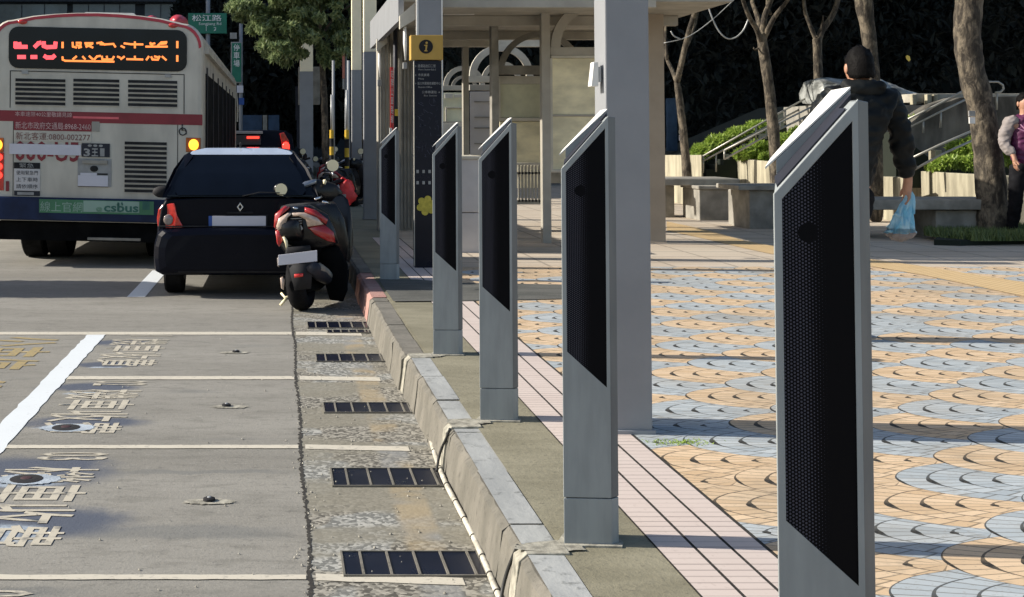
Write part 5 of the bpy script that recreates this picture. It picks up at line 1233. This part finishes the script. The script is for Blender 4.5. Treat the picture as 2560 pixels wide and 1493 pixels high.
    MB().ell(W(0, .098, hz-.055), (.022*k, .006*k, .006*k), 10, 6).build('mouth', mat('lips', (.30, .10, .08), .5), t, smooth=True)
    # hair: a cap of short tufts
    rr = random.Random(7); rings = []
    for i in range(9):
        a = -.30+i*(PI/2+.30)/8; ring = []
        for j in range(26):
            b_ = 2*PI*j/26; front = math.sin(b_)
            lift = .06*max(0, front)**.7*(1 if i < 4 else 0)
            low = math.sin(a)*.122-((.05 if front < -.1 else .012) if i < 2 else (.02 if front < -.1 and i < 3 else 0))+(lift if i < 3 else 0)
            jit = 1+rr.uniform(-.055, .055)
            ring.append(W(math.cos(a)*math.cos(b_)*.084*jit, -.008+math.cos(a)*front*.100*jit, hz+.012+low*jit))
        rings.append(ring)
    MB().loft(rings).build('hair', Mt['hair'], t, smooth=True)
    return t, W
mX = (2150-PX0)/F0*8.0
man, W = person(mX, 8.0, 1.80, 1, 'person in a charcoal jacket walking away behind the nearest bollard with a blue bag', 'jacket', right_arm=[(.215, 0, 1.46), (.25, -.02, 1.20), (.305, .02, .985)], left_arm=[(-.23, 0, 1.48), (-.335, -.02, 1.22), (-.30, .14, 1.0)], lean=-.17, slim=.90, stride=.05)
V3 = [W(0, -.09, 1.53), W(0.10, -.065, 1.56), W(-.10, -.065, 1.56), W(.085, .03, 1.58), W(-.085, .03, 1.58)]
skinned('hood', Mt['jacket'], man, V3, [(0, 1), (0, 2), (1, 3), (2, 4)], [.062, .052, .052, .035, .035], 4, wr=.008)
# plastic bag
bp = P(2276, 487, 8.02); rb = random.Random(12)
bt = thing('plastic_bag', (bp.x, 8.02, P(0, 603, 8.02).z), 'pale blue knotted plastic bag held in the right hand of the walking person', 'bag')
prof = [(482, 2275, 5, 5), (495, 2273, 9, 8), (510, 2268, 16, 12), (525, 2262, 22, 15), (540, 2258, 26, 18), (555, 2254, 30, 21), (570, 2252, 36, 24), (582, 2252, 40, 26), (592, 2251, 34, 24), (600, 2250, 20, 16), (603, 2250, 6, 6)]
rings = []
for i, (py, px, rx, ry) in enumerate(prof):
    c = P(px, py, 8.02); ring = []
    for j in range(28):
        a = 2*PI*j/28; pl_ = .92+.20*math.sin(a*7+i*.8)+.12*math.sin(a*11-i*1.7)+rb.uniform(-.09, .09)
        rx_ = rx*.86; ring.append((c.x+rx_/400*pl_*math.cos(a), 8.02+ry/400*pl_*math.sin(a), c.z+rb.uniform(-.006, .006)))
    rings.append(ring)
m_, t_, b_ = newmat('thin blue plastic'); p_ = t_.obj(); nn = t_.noise(p_[0], 22, 4, .6, (1, 1, .35))
t_.put(b_.inputs['Base Color'], t_.mix(t_.ramp(nn, .35, .65), (.18, .55, .78), (.70, .90, .96))); b_.inputs['Roughness'].default_value = .25
tr_ = t_.new('ShaderNodeBsdfTranslucent'); tr_.inputs[0].default_value = (.55, .88, .98, 1); ms_ = t_.new('ShaderNodeMixShader'); ms_.inputs[0].default_value = .45
t_.t.links.new(b_.outputs[0], ms_.inputs[1]); t_.t.links.new(tr_.outputs[0], ms_.inputs[2]); t_.t.links.new(ms_.outputs[0], t_.n['Material Output'].inputs[0]); t_.bump(nn, .8, .01)
Mt['bag'] = m_
MB().loft(rings[:8]).build('bag_body', Mt['bag'], bt, smooth=False)
MB().loft(rings[6:]).build('contents', Mt['palecloth'], bt, smooth=True)
for dx in (-8, 8):
    c0 = P(2276, 476, 8.03); c1 = P(2272+dx*1.4, 505, 8.02); c2 = P(2266+dx*2.2, 535, 8.0)
    MB().tube([c0, P(2275+dx, 490, 8.02), c1, c2], [.008, .010, .014, .010], 8).build('handle_loop', Mt['bag'], bt, smooth=True)
for px, py in ((2218, 578), (2292, 580), (2236, 535), (2280, 540)):
    c = P(px, py, 8.0); MB().tube([P(2252, py+4, 8.01), c], [.03, .004], 6).build('knot_ear', Mt['bag'], bt, smooth=True)
# second person at the right edge
X2 = (2562-PX0)/F0*15.4
p2, W2 = person(X2, 15.4, 1.77, -1, 'person in a purple jacket with pale sleeves at the right edge beside the thick tree', 'purple', sleeves='palecloth', left_arm=[(-.21, 0, 1.46), (-.27, .0, 1.2), (-.22, .14, 1.04)])
for x0, z0, x1, z1 in ((-.17, 1.38, -.02, 1.30), (-.14, 1.43, -.03, 1.28), (-.10, 1.40, .0, 1.10), (-.07, 1.30, .03, 1.02), (-.02, 1.2, .08, 1.0), (.12, 1.42, .02, 1.28)):
    a = W2(x0, .15, z0); c = W2(x1, .165, z1); MB().tube([a, (a+c)/2+Vector((0, -.012, 0)), c], .007, 6).build('stripe', Mt['pinkcloth'], p2)
MB().ell(W2(0.0, .15, 1.22), (.05, .02, .022), 12, 8).build('chest_badge', Mt['palecloth'], p2, smooth=True)

# ------------------------------------------------------------------ trees
def wpath(pts, Y): return [P(x, y, Y) for x, y in pts]
def tree(label, Y, trunk, rad, limbs, crown=None, n=5000, leafm='leaf', size=.09, group=None, seed=1, base=None):
    """trunk: pixel path from foot to top; rad: radii in pixels"""
    s = F0/Y; tp = wpath(trunk, Y); tp[0].z = 0.15
    t = thing('tree', (tp[0].x, Y, 0.2), label, 'tree', group)
    c = catmull(tp, 5); m = len(c); rr = []
    rnd = random.Random(seed)
    for i in range(m):
        u = i/(m-1)*(len(rad)-1); k = min(int(u), len(rad)-2); rr.append((rad[k]+(rad[k+1]-rad[k])*(u-k))/s*(1+rnd.uniform(-.07, .07)))
    b = MB(); b.tube(c, rr, 14)
    vv = []
    for (x, y, z) in b.v:
        vv.append((x+rnd.uniform(-.05, .05)*rr[0], y+rnd.uniform(-.05, .05)*rr[0], z))
    b.v = vv; tr = b.build('trunk', Mt['bark'], t, smooth=True, sub=1)
    for pts, r0, r1, dy in limbs:
        q = [P(x, y, Y+dy*i/(len(pts)-1)) for i, (x, y) in enumerate(pts)]; q = catmull(q, 4); k = len(q)
        MB().tube(q, [(r0+(r1-r0)*i/(k-1))/s for i in range(k)], 9).build('limb', Mt['bark'], t, smooth=True)
    if crown: leaves('crown', Mt[leafm], t, crown, n, size, seed)
    return t
def PB(px, py, Y, r, ry=None, rz=None):
    c = P(px, py, Y); s = F0/Y; return ((c.x, c.y, c.z), (r/s, (ry or r)/s, (rz or r)/s))
tg = 'trees on the plaza behind the benches'
tree('slender tree with a bare forked trunk, leftmost of the plaza trees, beside the tan post', 23, [(1722, 470), (1716, 420), (1708, 330), (1700, 260), (1692, 200)], [13, 11, 10, 9, 8],
     [([(1692, 205), (1680, 175), (1668, 150), (1655, 110)], 6, 4, 0.5), ([(1693, 205), (1703, 160), (1722, 80), (1740, 20), (1750, -40)], 8, 5, -.5), ([(1710, 130), (1730, 85), (1745, 30)], 5, 3, .6), ([(1668, 150), (1664, 80), (1670, -20)], 4, 2, .3)],
     [PB(1680, -260, 23, 190, 190, 120), PB(1780, -200, 23.5, 130, 150, 90), PB(1640, -30, 23.5, 45, 60, 30), PB(1745, -15, 22.8, 55, 60, 22)], 6000, group=tg, seed=2)
tree('tree with a long straight trunk dividing into five bare limbs, left of the nearest bollard', 20.5, [(1943, 480), (1940, 420), (1934, 330), (1922, 215), (1908, 120), (1902, 80)], [17, 15, 14, 13, 13, 12],
     [([(1905, 110), (1890, 70), (1872, 40), (1855, -10), (1850, -60)], 7, 4, -.6), ([(1903, 90), (1893, 40), (1880, 0), (1884, -50)], 7, 4, .6), ([(1905, 95), (1912, 40), (1930, -10), (1930, -60)], 8, 5, 0), ([(1908, 100), (1935, 45), (1958, 15), (1985, -20)], 7, 4, -.4), ([(1900, 120), (1888, 124), (1884, 120)], 3, 1.5, -.1), ([(1926, 35), (1918, 10), (1922, -40)], 4, 3, .4)],
     [PB(1900, -260, 20.5, 200, 200, 130), PB(2020, -190, 21, 120, 140, 80), PB(1800, -150, 20, 90, 120, 70)], 6000, group=tg, seed=3)
tree('narrow forked tree trunk seen just left of the walking person', 24, [(2054, 420), (2050, 300), (2046, 200), (2043, 105), (2042, 95)], [12, 12, 12, 11, 10],
     [([(2043, 105), (2034, 85), (2022, 55), (2012, 25), (2008, -30)], 6, 4, 0), ([(2044, 105), (2054, 78), (2064, 65), (2085, 30), (2100, -20)], 9, 6, 0), ([(2052, 84), (2056, 60), (2058, 40)], 4, 2, -.2)],
     [PB(2040, -240, 24, 160, 170, 110), PB(2120, -180, 24, 120, 120, 70)], 4500, group=tg, seed=4)
tree('mid sized tree trunk rising behind the head of the walking person', 19, [(2188, 420), (2185, 280), (2180, 170), (2172, 90), (2160, 10), (2155, -60)], [18, 18, 17, 18, 21, 24],
     [([(2160, 10), (2135, -60), (2110, -120)], 12, 6, .5), ([(2158, 0), (2190, -60), (2240, -120)], 12, 6, -.5)],
     [PB(2160, -330, 19, 240, 240, 150)], 5000, group=tg, seed=5)
tree('thick leaning tree with mottled bark in a grass island at the right', 15.8, [(2496, 600), (2486, 560), (2480, 500), (2472, 400), (2462, 320), (2445, 240), (2424, 150), (2418, 80), (2424, 0), (2432, -80)], [56, 42, 36, 34, 33, 32, 32, 32, 31, 30],
     [([(2424, 0), (2400, -80), (2350, -160)], 18, 9, .5), ([(2430, -40), (2480, -110), (2550, -190)], 18, 9, -.5)],
     [PB(2430, -380, 15.8, 320, 300, 190)], 6000, group=tg, seed=6)
# small tag on the thick tree
c = P(2433, 300, 15.62); t = thing('tree_tag', (c.x, 15.6, c.z), 'small pale tag pinned to the sunlit side of the thick mottled tree', 'tag')
pbox(MB(), 2423, 2438, 277, 291, 15.55, .02).build('label_card', Mt['greyplastic'], t); pbox(MB(), 2424, 2438, 293, 309, 15.54, .02).build('white_card', Mt['white'], t)
# lit street tree over the far kerb
Yt2 = 27.5
rq = random.Random(31); CRN = []
for cx, cy, rx, ry, n_ in ((690, 0, 110, 50, 22), (650, 45, 60, 40, 10), (700, 85, 70, 50, 18), (715, 130, 40, 35, 9), (790, 20, 90, 70, 18), (770, 80, 50, 45, 8), (860, 40, 60, 70, 14), (840, 105, 45, 50, 9), (835, 155, 22, 16, 3), (600, 12, 30, 18, 4), (700, -70, 130, 40, 14), (840, -70, 100, 40, 10)):
    for k in range(n_):
        a_ = rq.uniform(0, 2*PI); d_ = rq.uniform(0, 1)**.6; r_ = rq.uniform(13, 25)
        CRN.append(PB(cx+rx*d_*math.cos(a_), cy+ry*d_*math.sin(a_), 27.3+rq.uniform(-.5, .9), r_*1.15, r_*1.2, r_*.7))
tree('leafy street tree with sunlit glossy foliage hanging over the far kerb posts', Yt2, [(815, 470), (812, 300), (808, 200), (800, 80), (790, -40)], [9, 9, 8, 7, 7],
     [([(802, 110), (760, 60), (700, 30)], 4, 2, .3), ([(802, 90), (840, 40), (880, 10)], 4, 2, -.3)],
     CRN, 17000, size=.085, seed=8)
# dark trees behind
for i, (px, py, Y, r_, lb) in enumerate(((620, 200, 42, 180, 'dark shaded tree mass beyond the vertical green sign'), (760, 230, 44, 170, 'dark shaded tree behind the distant beige topped post'), (890, 170, 43, 170, 'dark shaded tree behind the adjoining posts'), (520, 110, 47, 90, 'dark shaded tree above the bus beside the office windows'))):
    t = thing('tree', (P(px, 300, Y).x, Y, 0), lb, 'tree', 'dark trees at the end of the street'); c = P(px, 300, Y)
    MB().tube([(c.x, Y, 0), (c.x+.1, Y, 1.8), (c.x, Y, 4)], [.2, .16, .1], 10).build('trunk', Mt['bark'], t, smooth=True)
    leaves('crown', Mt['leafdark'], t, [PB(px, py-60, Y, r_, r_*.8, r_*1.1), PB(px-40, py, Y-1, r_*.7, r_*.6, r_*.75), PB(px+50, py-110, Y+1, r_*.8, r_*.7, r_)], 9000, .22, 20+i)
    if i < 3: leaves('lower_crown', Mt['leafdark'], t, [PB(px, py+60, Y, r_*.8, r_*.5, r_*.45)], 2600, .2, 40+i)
# unseen tree added off to the left to throw the dappled band across the road
t = thing('tree', (-7.2, 12.5, 0), 'unseen tree added left of the picture to shade the road', 'tree'); MB().tube([(-7.2, 12.5, 0), (-7.15, 12.55, 2), (-7.2, 12.5, 3.4)], [.14, .1, .05], 10).build('trunk', Mt['bark'], t, smooth=True)
leaves('crown', Mt['leaf'], t, [((-7.2, 12.75, 2.75), (1.3, .55, .7)), ((-6.6, 13.0, 2.5), (1.0, .45, .5))], 5000, .11, 60)  # crown of the added unseen tree

# ------------------------------------------------------------------ far setting
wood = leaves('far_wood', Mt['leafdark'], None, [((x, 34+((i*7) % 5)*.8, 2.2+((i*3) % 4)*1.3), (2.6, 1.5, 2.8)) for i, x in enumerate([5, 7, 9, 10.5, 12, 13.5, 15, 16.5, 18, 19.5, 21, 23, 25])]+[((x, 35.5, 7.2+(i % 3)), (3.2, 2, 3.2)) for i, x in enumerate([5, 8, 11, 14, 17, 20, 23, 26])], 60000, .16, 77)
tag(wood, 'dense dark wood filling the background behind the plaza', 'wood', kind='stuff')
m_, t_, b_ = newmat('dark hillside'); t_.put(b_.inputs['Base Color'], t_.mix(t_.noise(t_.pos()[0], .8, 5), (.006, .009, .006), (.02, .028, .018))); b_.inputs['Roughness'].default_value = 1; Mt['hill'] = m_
b = MB(); n = 30
rr = random.Random(2); prof = [(4+i*2.0, 10.5+rr.uniform(-1, 1.5)) for i in range(n)]
for (x0, h0), (x1, h1) in zip(prof, prof[1:]):
    b.quad((x0, 37.5, 0), (x1, 37.5, 0), (x1, 41, h1*.6), (x0, 41, h0*.6)); b.quad((x0, 41, h0*.6), (x1, 41, h1*.6), (x1, 50, h1*1.7), (x0, 50, h0*1.7)); b.quad((x0, 50, h0*1.7), (x1, 50, h1*1.7), (x1, 60, 0), (x0, 60, 0))
tag(b.build('hillside', Mt['hill']), kind=S)
# office building behind the bus
bd = thing('office_building', (-8, 62, 0), 'dark glazed office building with long window bands above the bus roof', 'building')
Yo = 60
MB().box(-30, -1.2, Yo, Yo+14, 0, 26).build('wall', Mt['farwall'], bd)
for px0, px1 in ((-60, 168), (182, 338), (362, 520)):
    for j, (py0, py1) in enumerate(((10, 62), (-130, -10), (70, 112))):
        o = pbox(MB(), px0, px1, py0, py1, Yo-.12, .1).build('window', Mt['fargless'], bd)
        for q in range(1, 4): pbox(MB(), px0+(px1-px0)*q/4-1, px0+(px1-px0)*q/4+1, py0, py1, Yo-.18, .05).build('mullion', Mt['fartrim'], o)
pbox(MB(), -60, 600, -10, 4, Yo-.5, .5).build('cornice', Mt['fartrim'], bd); pbox(MB(), -60, 600, 5, 9, Yo-.3, .3).build('cornice', Mt['farwall'], bd)
bd = thing('street_end_building', (4, 66, 0), 'dark building closing the street behind the shaded trees', 'building')
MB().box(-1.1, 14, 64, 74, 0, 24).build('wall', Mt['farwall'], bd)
for j in range(3):
    for i in range(5): MB().box(-.6+i*2.8, 1.3+i*2.8, 63.9, 63.99, 2+j*4, 4.6+j*4).build('window', Mt['fargless'], bd)
bb2 = thing('blue_hoarding', (P(640, 300, 38).x, 38, 0), 'dim blue hoarding panels at street level beyond the dark cars', 'hoarding')
for px0, px1, m_ in ((600, 655, 'blueframe'), (657, 668, 'bench'), (671, 698, 'blueframe'), (742, 752, 'core')): pbox(MB(), px0, px1, 288, 372, 38, .1).build('panel', Mt[m_], bb2)
ob = thing('unseen_shade_block', (-30, 52, 0), 'unseen tall block added left of the picture to shade the background', 'building')  # added unseen block; its shadow darkens the far end of the street
MB().box(-44, -20, 32, 78, 0, 44).build('wall', Mt['farwall'], ob)  # wall of the added unseen shade block
for j in range(10): MB().box(-44.1, -19.9, 31.9, 78.1, 3+j*4, 4.8+j*4).build('window_band', Mt['fargless'], ob)  # bands of the added unseen shade block

# ------------------------------------------------------------------ plaza edge: benches, planters, stairs
def block(name, label, cat, boxes, m='bench', group=None, bev=.012):
    a = P(boxes[0][0], boxes[0][3], boxes[0][4]); c = P(boxes[0][1], boxes[0][3], boxes[0][4])
    t = thing(name, ((a.x+c.x)/2, boxes[0][4], 0.2), label, cat, group)
    for x0, x1, y0, y1, Y, dy, nm in boxes:
        b = MB(); p0 = P(x0, y1, Y); p1 = P(x1, y0, Y); z0 = 0.2 if y1 is None or nm in ('support', 'wall') else p0.z
        b.box(p0.x, p1.x, Y, Y+dy, z0, p1.z); b.build(nm, Mt[m], t, bevel=bev)
    return t
bgp = 'stone benches round the plaza'
block('stone_bench', 'long stone bench slab with a recess under it, left of the nearest bollard', 'bench', [(1640, 1850, 447, 464, 19.6, 1.1, 'seat'), (1640, 1686, 464, 545, 20.0, .6, 'support')], group=bgp)
block('stone_bench', 'squat stone bench block with a dark left end under the long slab', 'bench', [(1749, 1846, 474, 551, 19.3, .8, 'support'), (1747, 1850, 465, 474, 19.25, .9, 'seat')], group=bgp)
block('stone_bench', 'stone bench block partly hidden behind the left edge of the nearest bollard', 'bench', [(1874, 2010, 476, 573, 17.5, .7, 'support'), (1846, 2014, 464, 476, 17.4, .9, 'seat'), (1846, 1858, 476, 573, 18.0, .4, 'support')], group=bgp)
block('stone_bench', 'stone bench with a thick slab and block support, left of the thick mottled tree', 'bench', [(2150, 2520, 499, 525, 15.75, .8, 'seat'), (2341, 2520, 526, 601, 15.85, .7, 'support'), (2120, 2170, 526, 601, 15.85, .7, 'support')], group=bgp)
def wall(label, pts, zb_, m='concrete_lt', th=.18, cap=True, grp='planter walls'):
    """angled planter wall through ground points given as (px, Y, ztop_px)"""
    q = [((px-PX0)/F0*Y, Y, P(px, pz, Y).z) for px, Y, pz in pts]
    t = thing('planter_wall', (q[0][0], q[0][1], .2), label, 'planter', grp)
    b = MB()
    for a, c in zip(q, q[1:]):
        b.prism([(a[0], a[1], zb_), (c[0], c[1], zb_), (c[0], c[1], c[2]), (a[0], a[1], a[2])], (th*.5, th, 0))
    b.build('wall', Mt[m], t, bevel=.01); return t
wall('short sunlit planter wall with drip stains, beside the tan post', [(1655, 25.0, 388), (1752, 23.2, 388)], .2)
wall('sunlit cream planter wall at the foot of the left ramp railing', [(1803, 24.5, 398), (1880, 23.0, 400), (1960, 21.6, 407)], .2)
wall('sunlit cream planter wall below the right hedge, behind the stone bench', [(2278, 20.2, 427), (2345, 18.4, 431), (2480, 17.2, 438), (2640, 17.0, 445)], .2)
wall('small pale planter corner between the walking person and his bag', [(2205, 19.5, 442), (2264, 18.5, 443)], .2)
# planted banks
def bank(label, poly, Y, dy, m='hill'):
    b = MB(); b.prism([tuple(P(x, y, Y)) for x, y in poly], (0, dy, 0)); o = b.build('bank', Mt[m]); tag(o, kind=S); return o
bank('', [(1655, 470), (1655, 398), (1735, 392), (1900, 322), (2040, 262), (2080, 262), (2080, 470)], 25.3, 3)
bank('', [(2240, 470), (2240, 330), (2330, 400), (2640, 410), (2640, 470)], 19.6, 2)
def hedge(label, blobs, n, size, seed): 
    t = thing('hedge', (blobs[0][0][0], blobs[0][0][1], blobs[0][0][2]-blobs[0][1][2]), label, 'hedge', 'bright green hedges on the banks')
    leaves('foliage', Mt['hedge'], t, blobs, n, size, seed)
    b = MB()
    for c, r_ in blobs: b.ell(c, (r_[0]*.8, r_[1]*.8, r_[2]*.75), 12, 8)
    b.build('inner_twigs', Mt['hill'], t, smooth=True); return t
hedge('low bright hedge climbing beside the left railing', [PB(1760, 378, 24.4, 28, 40, 18), PB(1800, 356, 24.5, 34, 40, 18), PB(1850, 335, 24.6, 34, 40, 16), PB(1895, 318, 24.8, 28, 40, 14), PB(1740, 400, 24.2, 14, 30, 10)], 5200, .07, 1)
hedge('bright hedge behind the straight trunk and above the cream planter', [PB(1870, 385, 23.4, 34, 30, 14), PB(1900, 372, 23.5, 30, 30, 18), PB(1962, 356, 22.6, 32, 30, 20), PB(2000, 340, 22.8, 30, 30, 20), PB(1925, 392, 23.0, 24, 30, 8), PB(2030, 370, 22.8, 30, 30, 20)], 6200, .07, 2)
hedge('small hedge tuft between the right hand rails', [PB(2285, 303, 20.6, 22, 20, 11), PB(2262, 318, 20.5, 10, 20, 10)], 1300, .06, 3)
hedge('rounded bright hedge left of the thick tree', [PB(2400, 375, 18.9, 28, 30, 22), PB(2435, 368, 18.8, 26, 30, 24), PB(2375, 405, 18.7, 36, 30, 12), PB(2435, 408, 18.6, 36, 30, 16), PB(2340, 418, 18.8, 22, 30, 6), PB(2540, 385, 18.8, 60, 30, 30)], 7000, .06, 4)
# stair flank wall
t = thing('stair_wall', (P(2340, 400, 20.3).x, 20.3, .2), 'stained grey stair flank wall behind the right hand rails', 'wall')
b = MB(); b.prism([tuple(P(x, y, 20.3)) for x, y in ((2262, 440), (2262, 322), (2300, 290), (2345, 262), (2400, 244), (2560, 240), (2560, 440))], (0, .5, 0)); b.build('wall', Mt['stainwall'], t, bevel=.01)
pbox(MB(), 2290, 2600, 234, 256, 21.2, .5).build('parapet', Mt['concrete'], t, bevel=.01)
for px0, px1 in ((2282, 2292), (2318, 2330), (2335, 2345)): pbox(MB(), px0, px1, 236, 262, 21.1, .1).build('buttress', Mt['concrete_lt'], t, bevel=.01)
block('stone_post', 'low stub of pale stone below the lower right rail', 'post', [(2338, 2355, 375, 400, 18.9, .2, 'wall')], m='concrete_lt')
# stairs behind the railings
t = thing('stairway', (P(1850, 430, 23.8).x, 23.8, .2), 'flight of stone steps between the left railings', 'stairs')
b = MB()
for k in range(12): pbox(b, 1765+k*22, 1800+k*22+40, 425-k*13, 470, 23.7+k*.02, .5)
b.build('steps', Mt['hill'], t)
def rail(label, rails, posts, Y, r_=.017, hooks=()):
    a = rails[0][0]; q = P(a[0], a[1], Y); t = thing('handrail', (q.x, Y, .2), label, 'railing', 'steel handrails of the stairs')
    for pts in rails:
        MB().tube([P(x, y, Y) for x, y in pts], r_, 10).build('rail', Mt['rail'], t, smooth=True)
    for x, y0, y1 in posts: MB().cyl(tuple(P(x, y0, Y)), tuple(P(x, y1, Y)), r_*.9, 10).build('post', Mt['rail'], t, smooth=True)
    return t
rail('rear railing climbing to the right beside the low hedge', [[(1757, 391), (1900, 310), (2036, 234)], [(1757, 403), (1900, 326), (2036, 254)]], [(1758, 391, 432), (1790, 385, 430), (1890, 316, 352), (1963, 276, 310), (2021, 243, 282)], 23.3)
rail('nearer railing with closely paired rails above the cream planter', [[(1811, 376), (1900, 331), (2036, 264)], [(1811, 398), (1920, 337), (2036, 282)], [(1975, 311), (2034, 281)]], [(1811, 375, 399), (1950, 306, 324)], 22.3)
rail('upper right railing ending in a rounded hook behind the thick tree', [[(2253, 307), (2350, 258), (2452, 205), (2495, 205), (2507, 213), (2509, 222), (2502, 230), (2488, 232)], [(2258, 327), (2350, 280), (2452, 231)]], [(2262, 322, 395), (2308, 302, 333), (2352, 280, 320), (2492, 232, 275)], 19.9)
rail('lower right railing above the cream planter and its hedge', [[(2274, 398), (2350, 362), (2452, 318)], [(2281, 427), (2350, 388), (2452, 342)]], [(2276, 398, 432)], 18.3)
# covered load on the upper terrace
t = thing('tarpaulin_heap', (P(2200, 240, 22.5).x, 22.5, P(0, 262, 22.5).z), 'grey tarpaulin draped over a heap behind the walking person', 'tarpaulin')
rings = []; rr = random.Random(9)
for k in range(15):
    u = k/14; px = 2060+272*u; top = 192+(2 if u < .6 else (u-.6)*120); ring = []
    for j in range(13):
        a = PI*j/12; y_ = 22.5+.9*(1-math.cos(a))*.5*1.4; h = math.sin(a)**.45 if 0 < j < 12 else 0
        py = 262-(262-top)*h+rr.uniform(-9, 7)*(1 if 0 < j < 12 else 0); q = P(px+rr.uniform(-8, 8), py, 22.5); ring.append((q.x, y_+rr.uniform(-.12, .12), q.z))
    rings.append(ring)
MB().loft(rings).build('sheet', Mt['tarp'], t, smooth=False, sub=1)
MB().box(P(2055, 262, 22.3).x, P(2345, 262, 22.3).x, 22.3, 24, .2, P(0, 262, 22.3).z-.005).build('platform', Mt['bench'], t)
# hanging cables among the trees
CG = 'cables slung between the plaza trees'
for pts, r_, lb in (([(1764, -10), (1775, 30), (1790, 66), (1806, 88), (1822, 97), (1840, 93), (1858, 76), (1871, 48)], .013, 'drooping loop of pale cable between two plaza trees'), ([(1660, 108), (1720, 92), (1780, 50), (1845, -10)], .008, 'straight grey cable rising to the right between the tree trunks'), ([(1677, 78), (1685, 90), (1702, 98)], .012, 'short pale cable end beside the leftmost slender tree')):
    q = P(pts[0][0], pts[0][1], 21); o = MB().tube(catmull([P(x, y, 21.4) for x, y in pts], 5), r_, 6).build('cable', Mt['polesteel'], smooth=True); tag(o, lb, 'cable', CG)
# sunlit leaf drifting down
c = P(2271, 146, 18); b = MB(); b.prism([tuple(P(x, y, 18)) for x, y in ((2268, 138), (2274, 141), (2276, 150), (2272, 154), (2266, 148), (2264, 141))], (.01, .015, 0)); tag(b.build('falling_leaf', mat('yellow leaf', (.75, .55, .10), .5)), 'single yellow leaf drifting down against the dark wood', 'leaf')
# grass island round the thick tree
ip = [G(x, y) for x, y in ((2335, 614), (2400, 616), (2560, 611), (2700, 608), (2700, 588), (2560, 586), (2440, 592), (2360, 598))]
t = MB().prism([(q.x, q.y, .2) for q in ip], (0, 0, .07)).build('soil_island', Mt['hill']); tag(t, kind=S)
rr = random.Random(3); V = []; Fc = []
for k in range(9000):
    u = rr.random(); px = 2332+400*u; y0, y1 = 14.75, 16.5
    yy = rr.uniform(y0, y1); x = (px-PX0)/F0*15.3
    if px < 2400 and abs(yy-15.3) > .25+(px-2332)/68*.6: continue
    h = rr.uniform(.05, .13); a = rr.uniform(0, 2*PI); n = len(V); ddx, ddy = .012*math.cos(a), .012*math.sin(a); lx, ly = rr.uniform(-.05, .05), rr.uniform(-.05, .05)
    V += [(x-ddx, yy-ddy, .26), (x+ddx, yy+ddy, .26), (x+lx, yy+ly, .26+h)]; Fc.append((n, n+1, n+2))
me = bpy.data.meshes.new('grass'); me.from_pydata(V, [], Fc); me.materials.append(Mt['grass']); o = bpy.data.objects.new('grass', me); C.objects.link(o); tag(o, 'grass around the foot of the thick tree', 'grass', kind='stuff')
# a patch of weeds beside the large post
V = []; Fc = []
for k in range(260):
    q = G(rr.gauss(1700, 38), rr.gauss(1106, 4), .205); h = rr.uniform(.002, .007); a = rr.uniform(0, 2*PI); n = len(V)
    V += [(q.x-.004*math.cos(a), q.y-.004*math.sin(a), .205), (q.x+.004*math.cos(a), q.y+.004*math.sin(a), .205), (q.x+rr.uniform(-.01, .01), q.y+rr.uniform(-.01, .01), .205+h)]; Fc.append((n, n+1, n+2))
me = bpy.data.meshes.new('weeds'); me.from_pydata(V, [], Fc); me.materials.append(Mt['hedge']); o = bpy.data.objects.new('weeds', me); C.objects.link(o); tag(o, 'low weeds between the pavers beside the large post', 'weeds', kind='stuff')
# yellow tactile path
top = [(1667, 555), (1760, 575), (1860, 603), (1924, 615), (2190, 652), (2310, 668), (2460, 692), (2600, 715)]; bot = [(1667, 578), (1760, 598), (1860, 622), (1924, 636), (2190, 670), (2310, 690), (2460, 722), (2600, 752)]
b = MB(); tt = [G(*p, .2) for p in top]; bo = [G(*p, .2) for p in bot]
for i in range(len(tt)-1): b.quad(*[(q.x, q.y, .2085) for q in (bo[i], bo[i+1], tt[i+1], tt[i])])
tag(b.build('tactile_path', Mt['tactile']), kind=S)
# grit and crumbs on the road and in the gutter
rr = random.Random(44); V = []; Fc = []
for k in range(420):
    if k < 260: x = rr.uniform(.1, .7); y = rr.uniform(3.6, 9.5)
    elif k < 360: x = .10+rr.gauss(0, .03); y = rr.uniform(3.6, 9.5)
    else: x = rr.uniform(-1.2, .1); y = rr.uniform(3.8, 9.5)
    s_ = rr.uniform(.002, .006); n = len(V)
    for a in range(5): V.append((x+s_*math.cos(a*1.257)*rr.uniform(.7, 1.3), y+s_*math.sin(a*1.257)*rr.uniform(.7, 1.3), .003))
    V.append((x, y, .003+s_*1.2)); Fc += [(n+a, n+(a+1) % 5, n+5) for a in range(5)]
me = bpy.data.meshes.new('grit'); me.from_pydata(V, [], Fc); me.materials.append(Mt['concrete']); o = bpy.data.objects.new('grit', me); C.objects.link(o); tag(o, 'loose grit scattered in the gutter', 'grit', kind='stuff')
# blue banner board and small notices beyond the leftmost tree
t = thing('banner_board', (P(1680, 400, 27).x, 27, .2), 'dim blue board standing in shade behind the leftmost slender tree', 'board')
pbox(MB(), 1668, 1693, 246, 378, 27, .08).build('board', Mt['blueframe'], t, bevel=.01)
for y0, y1, m_ in ((302, 312, 'plate'), (325, 334, 'shelter_lt'), (338, 352, 'plate')): pbox(MB(), 1699, 1713, y0, y1, 26.8, .05).build('notice', Mt[m_], t)
pbox(MB(), 1704, 1708, 302, 440, 26.9, .05).build('post', Mt['post'], t)
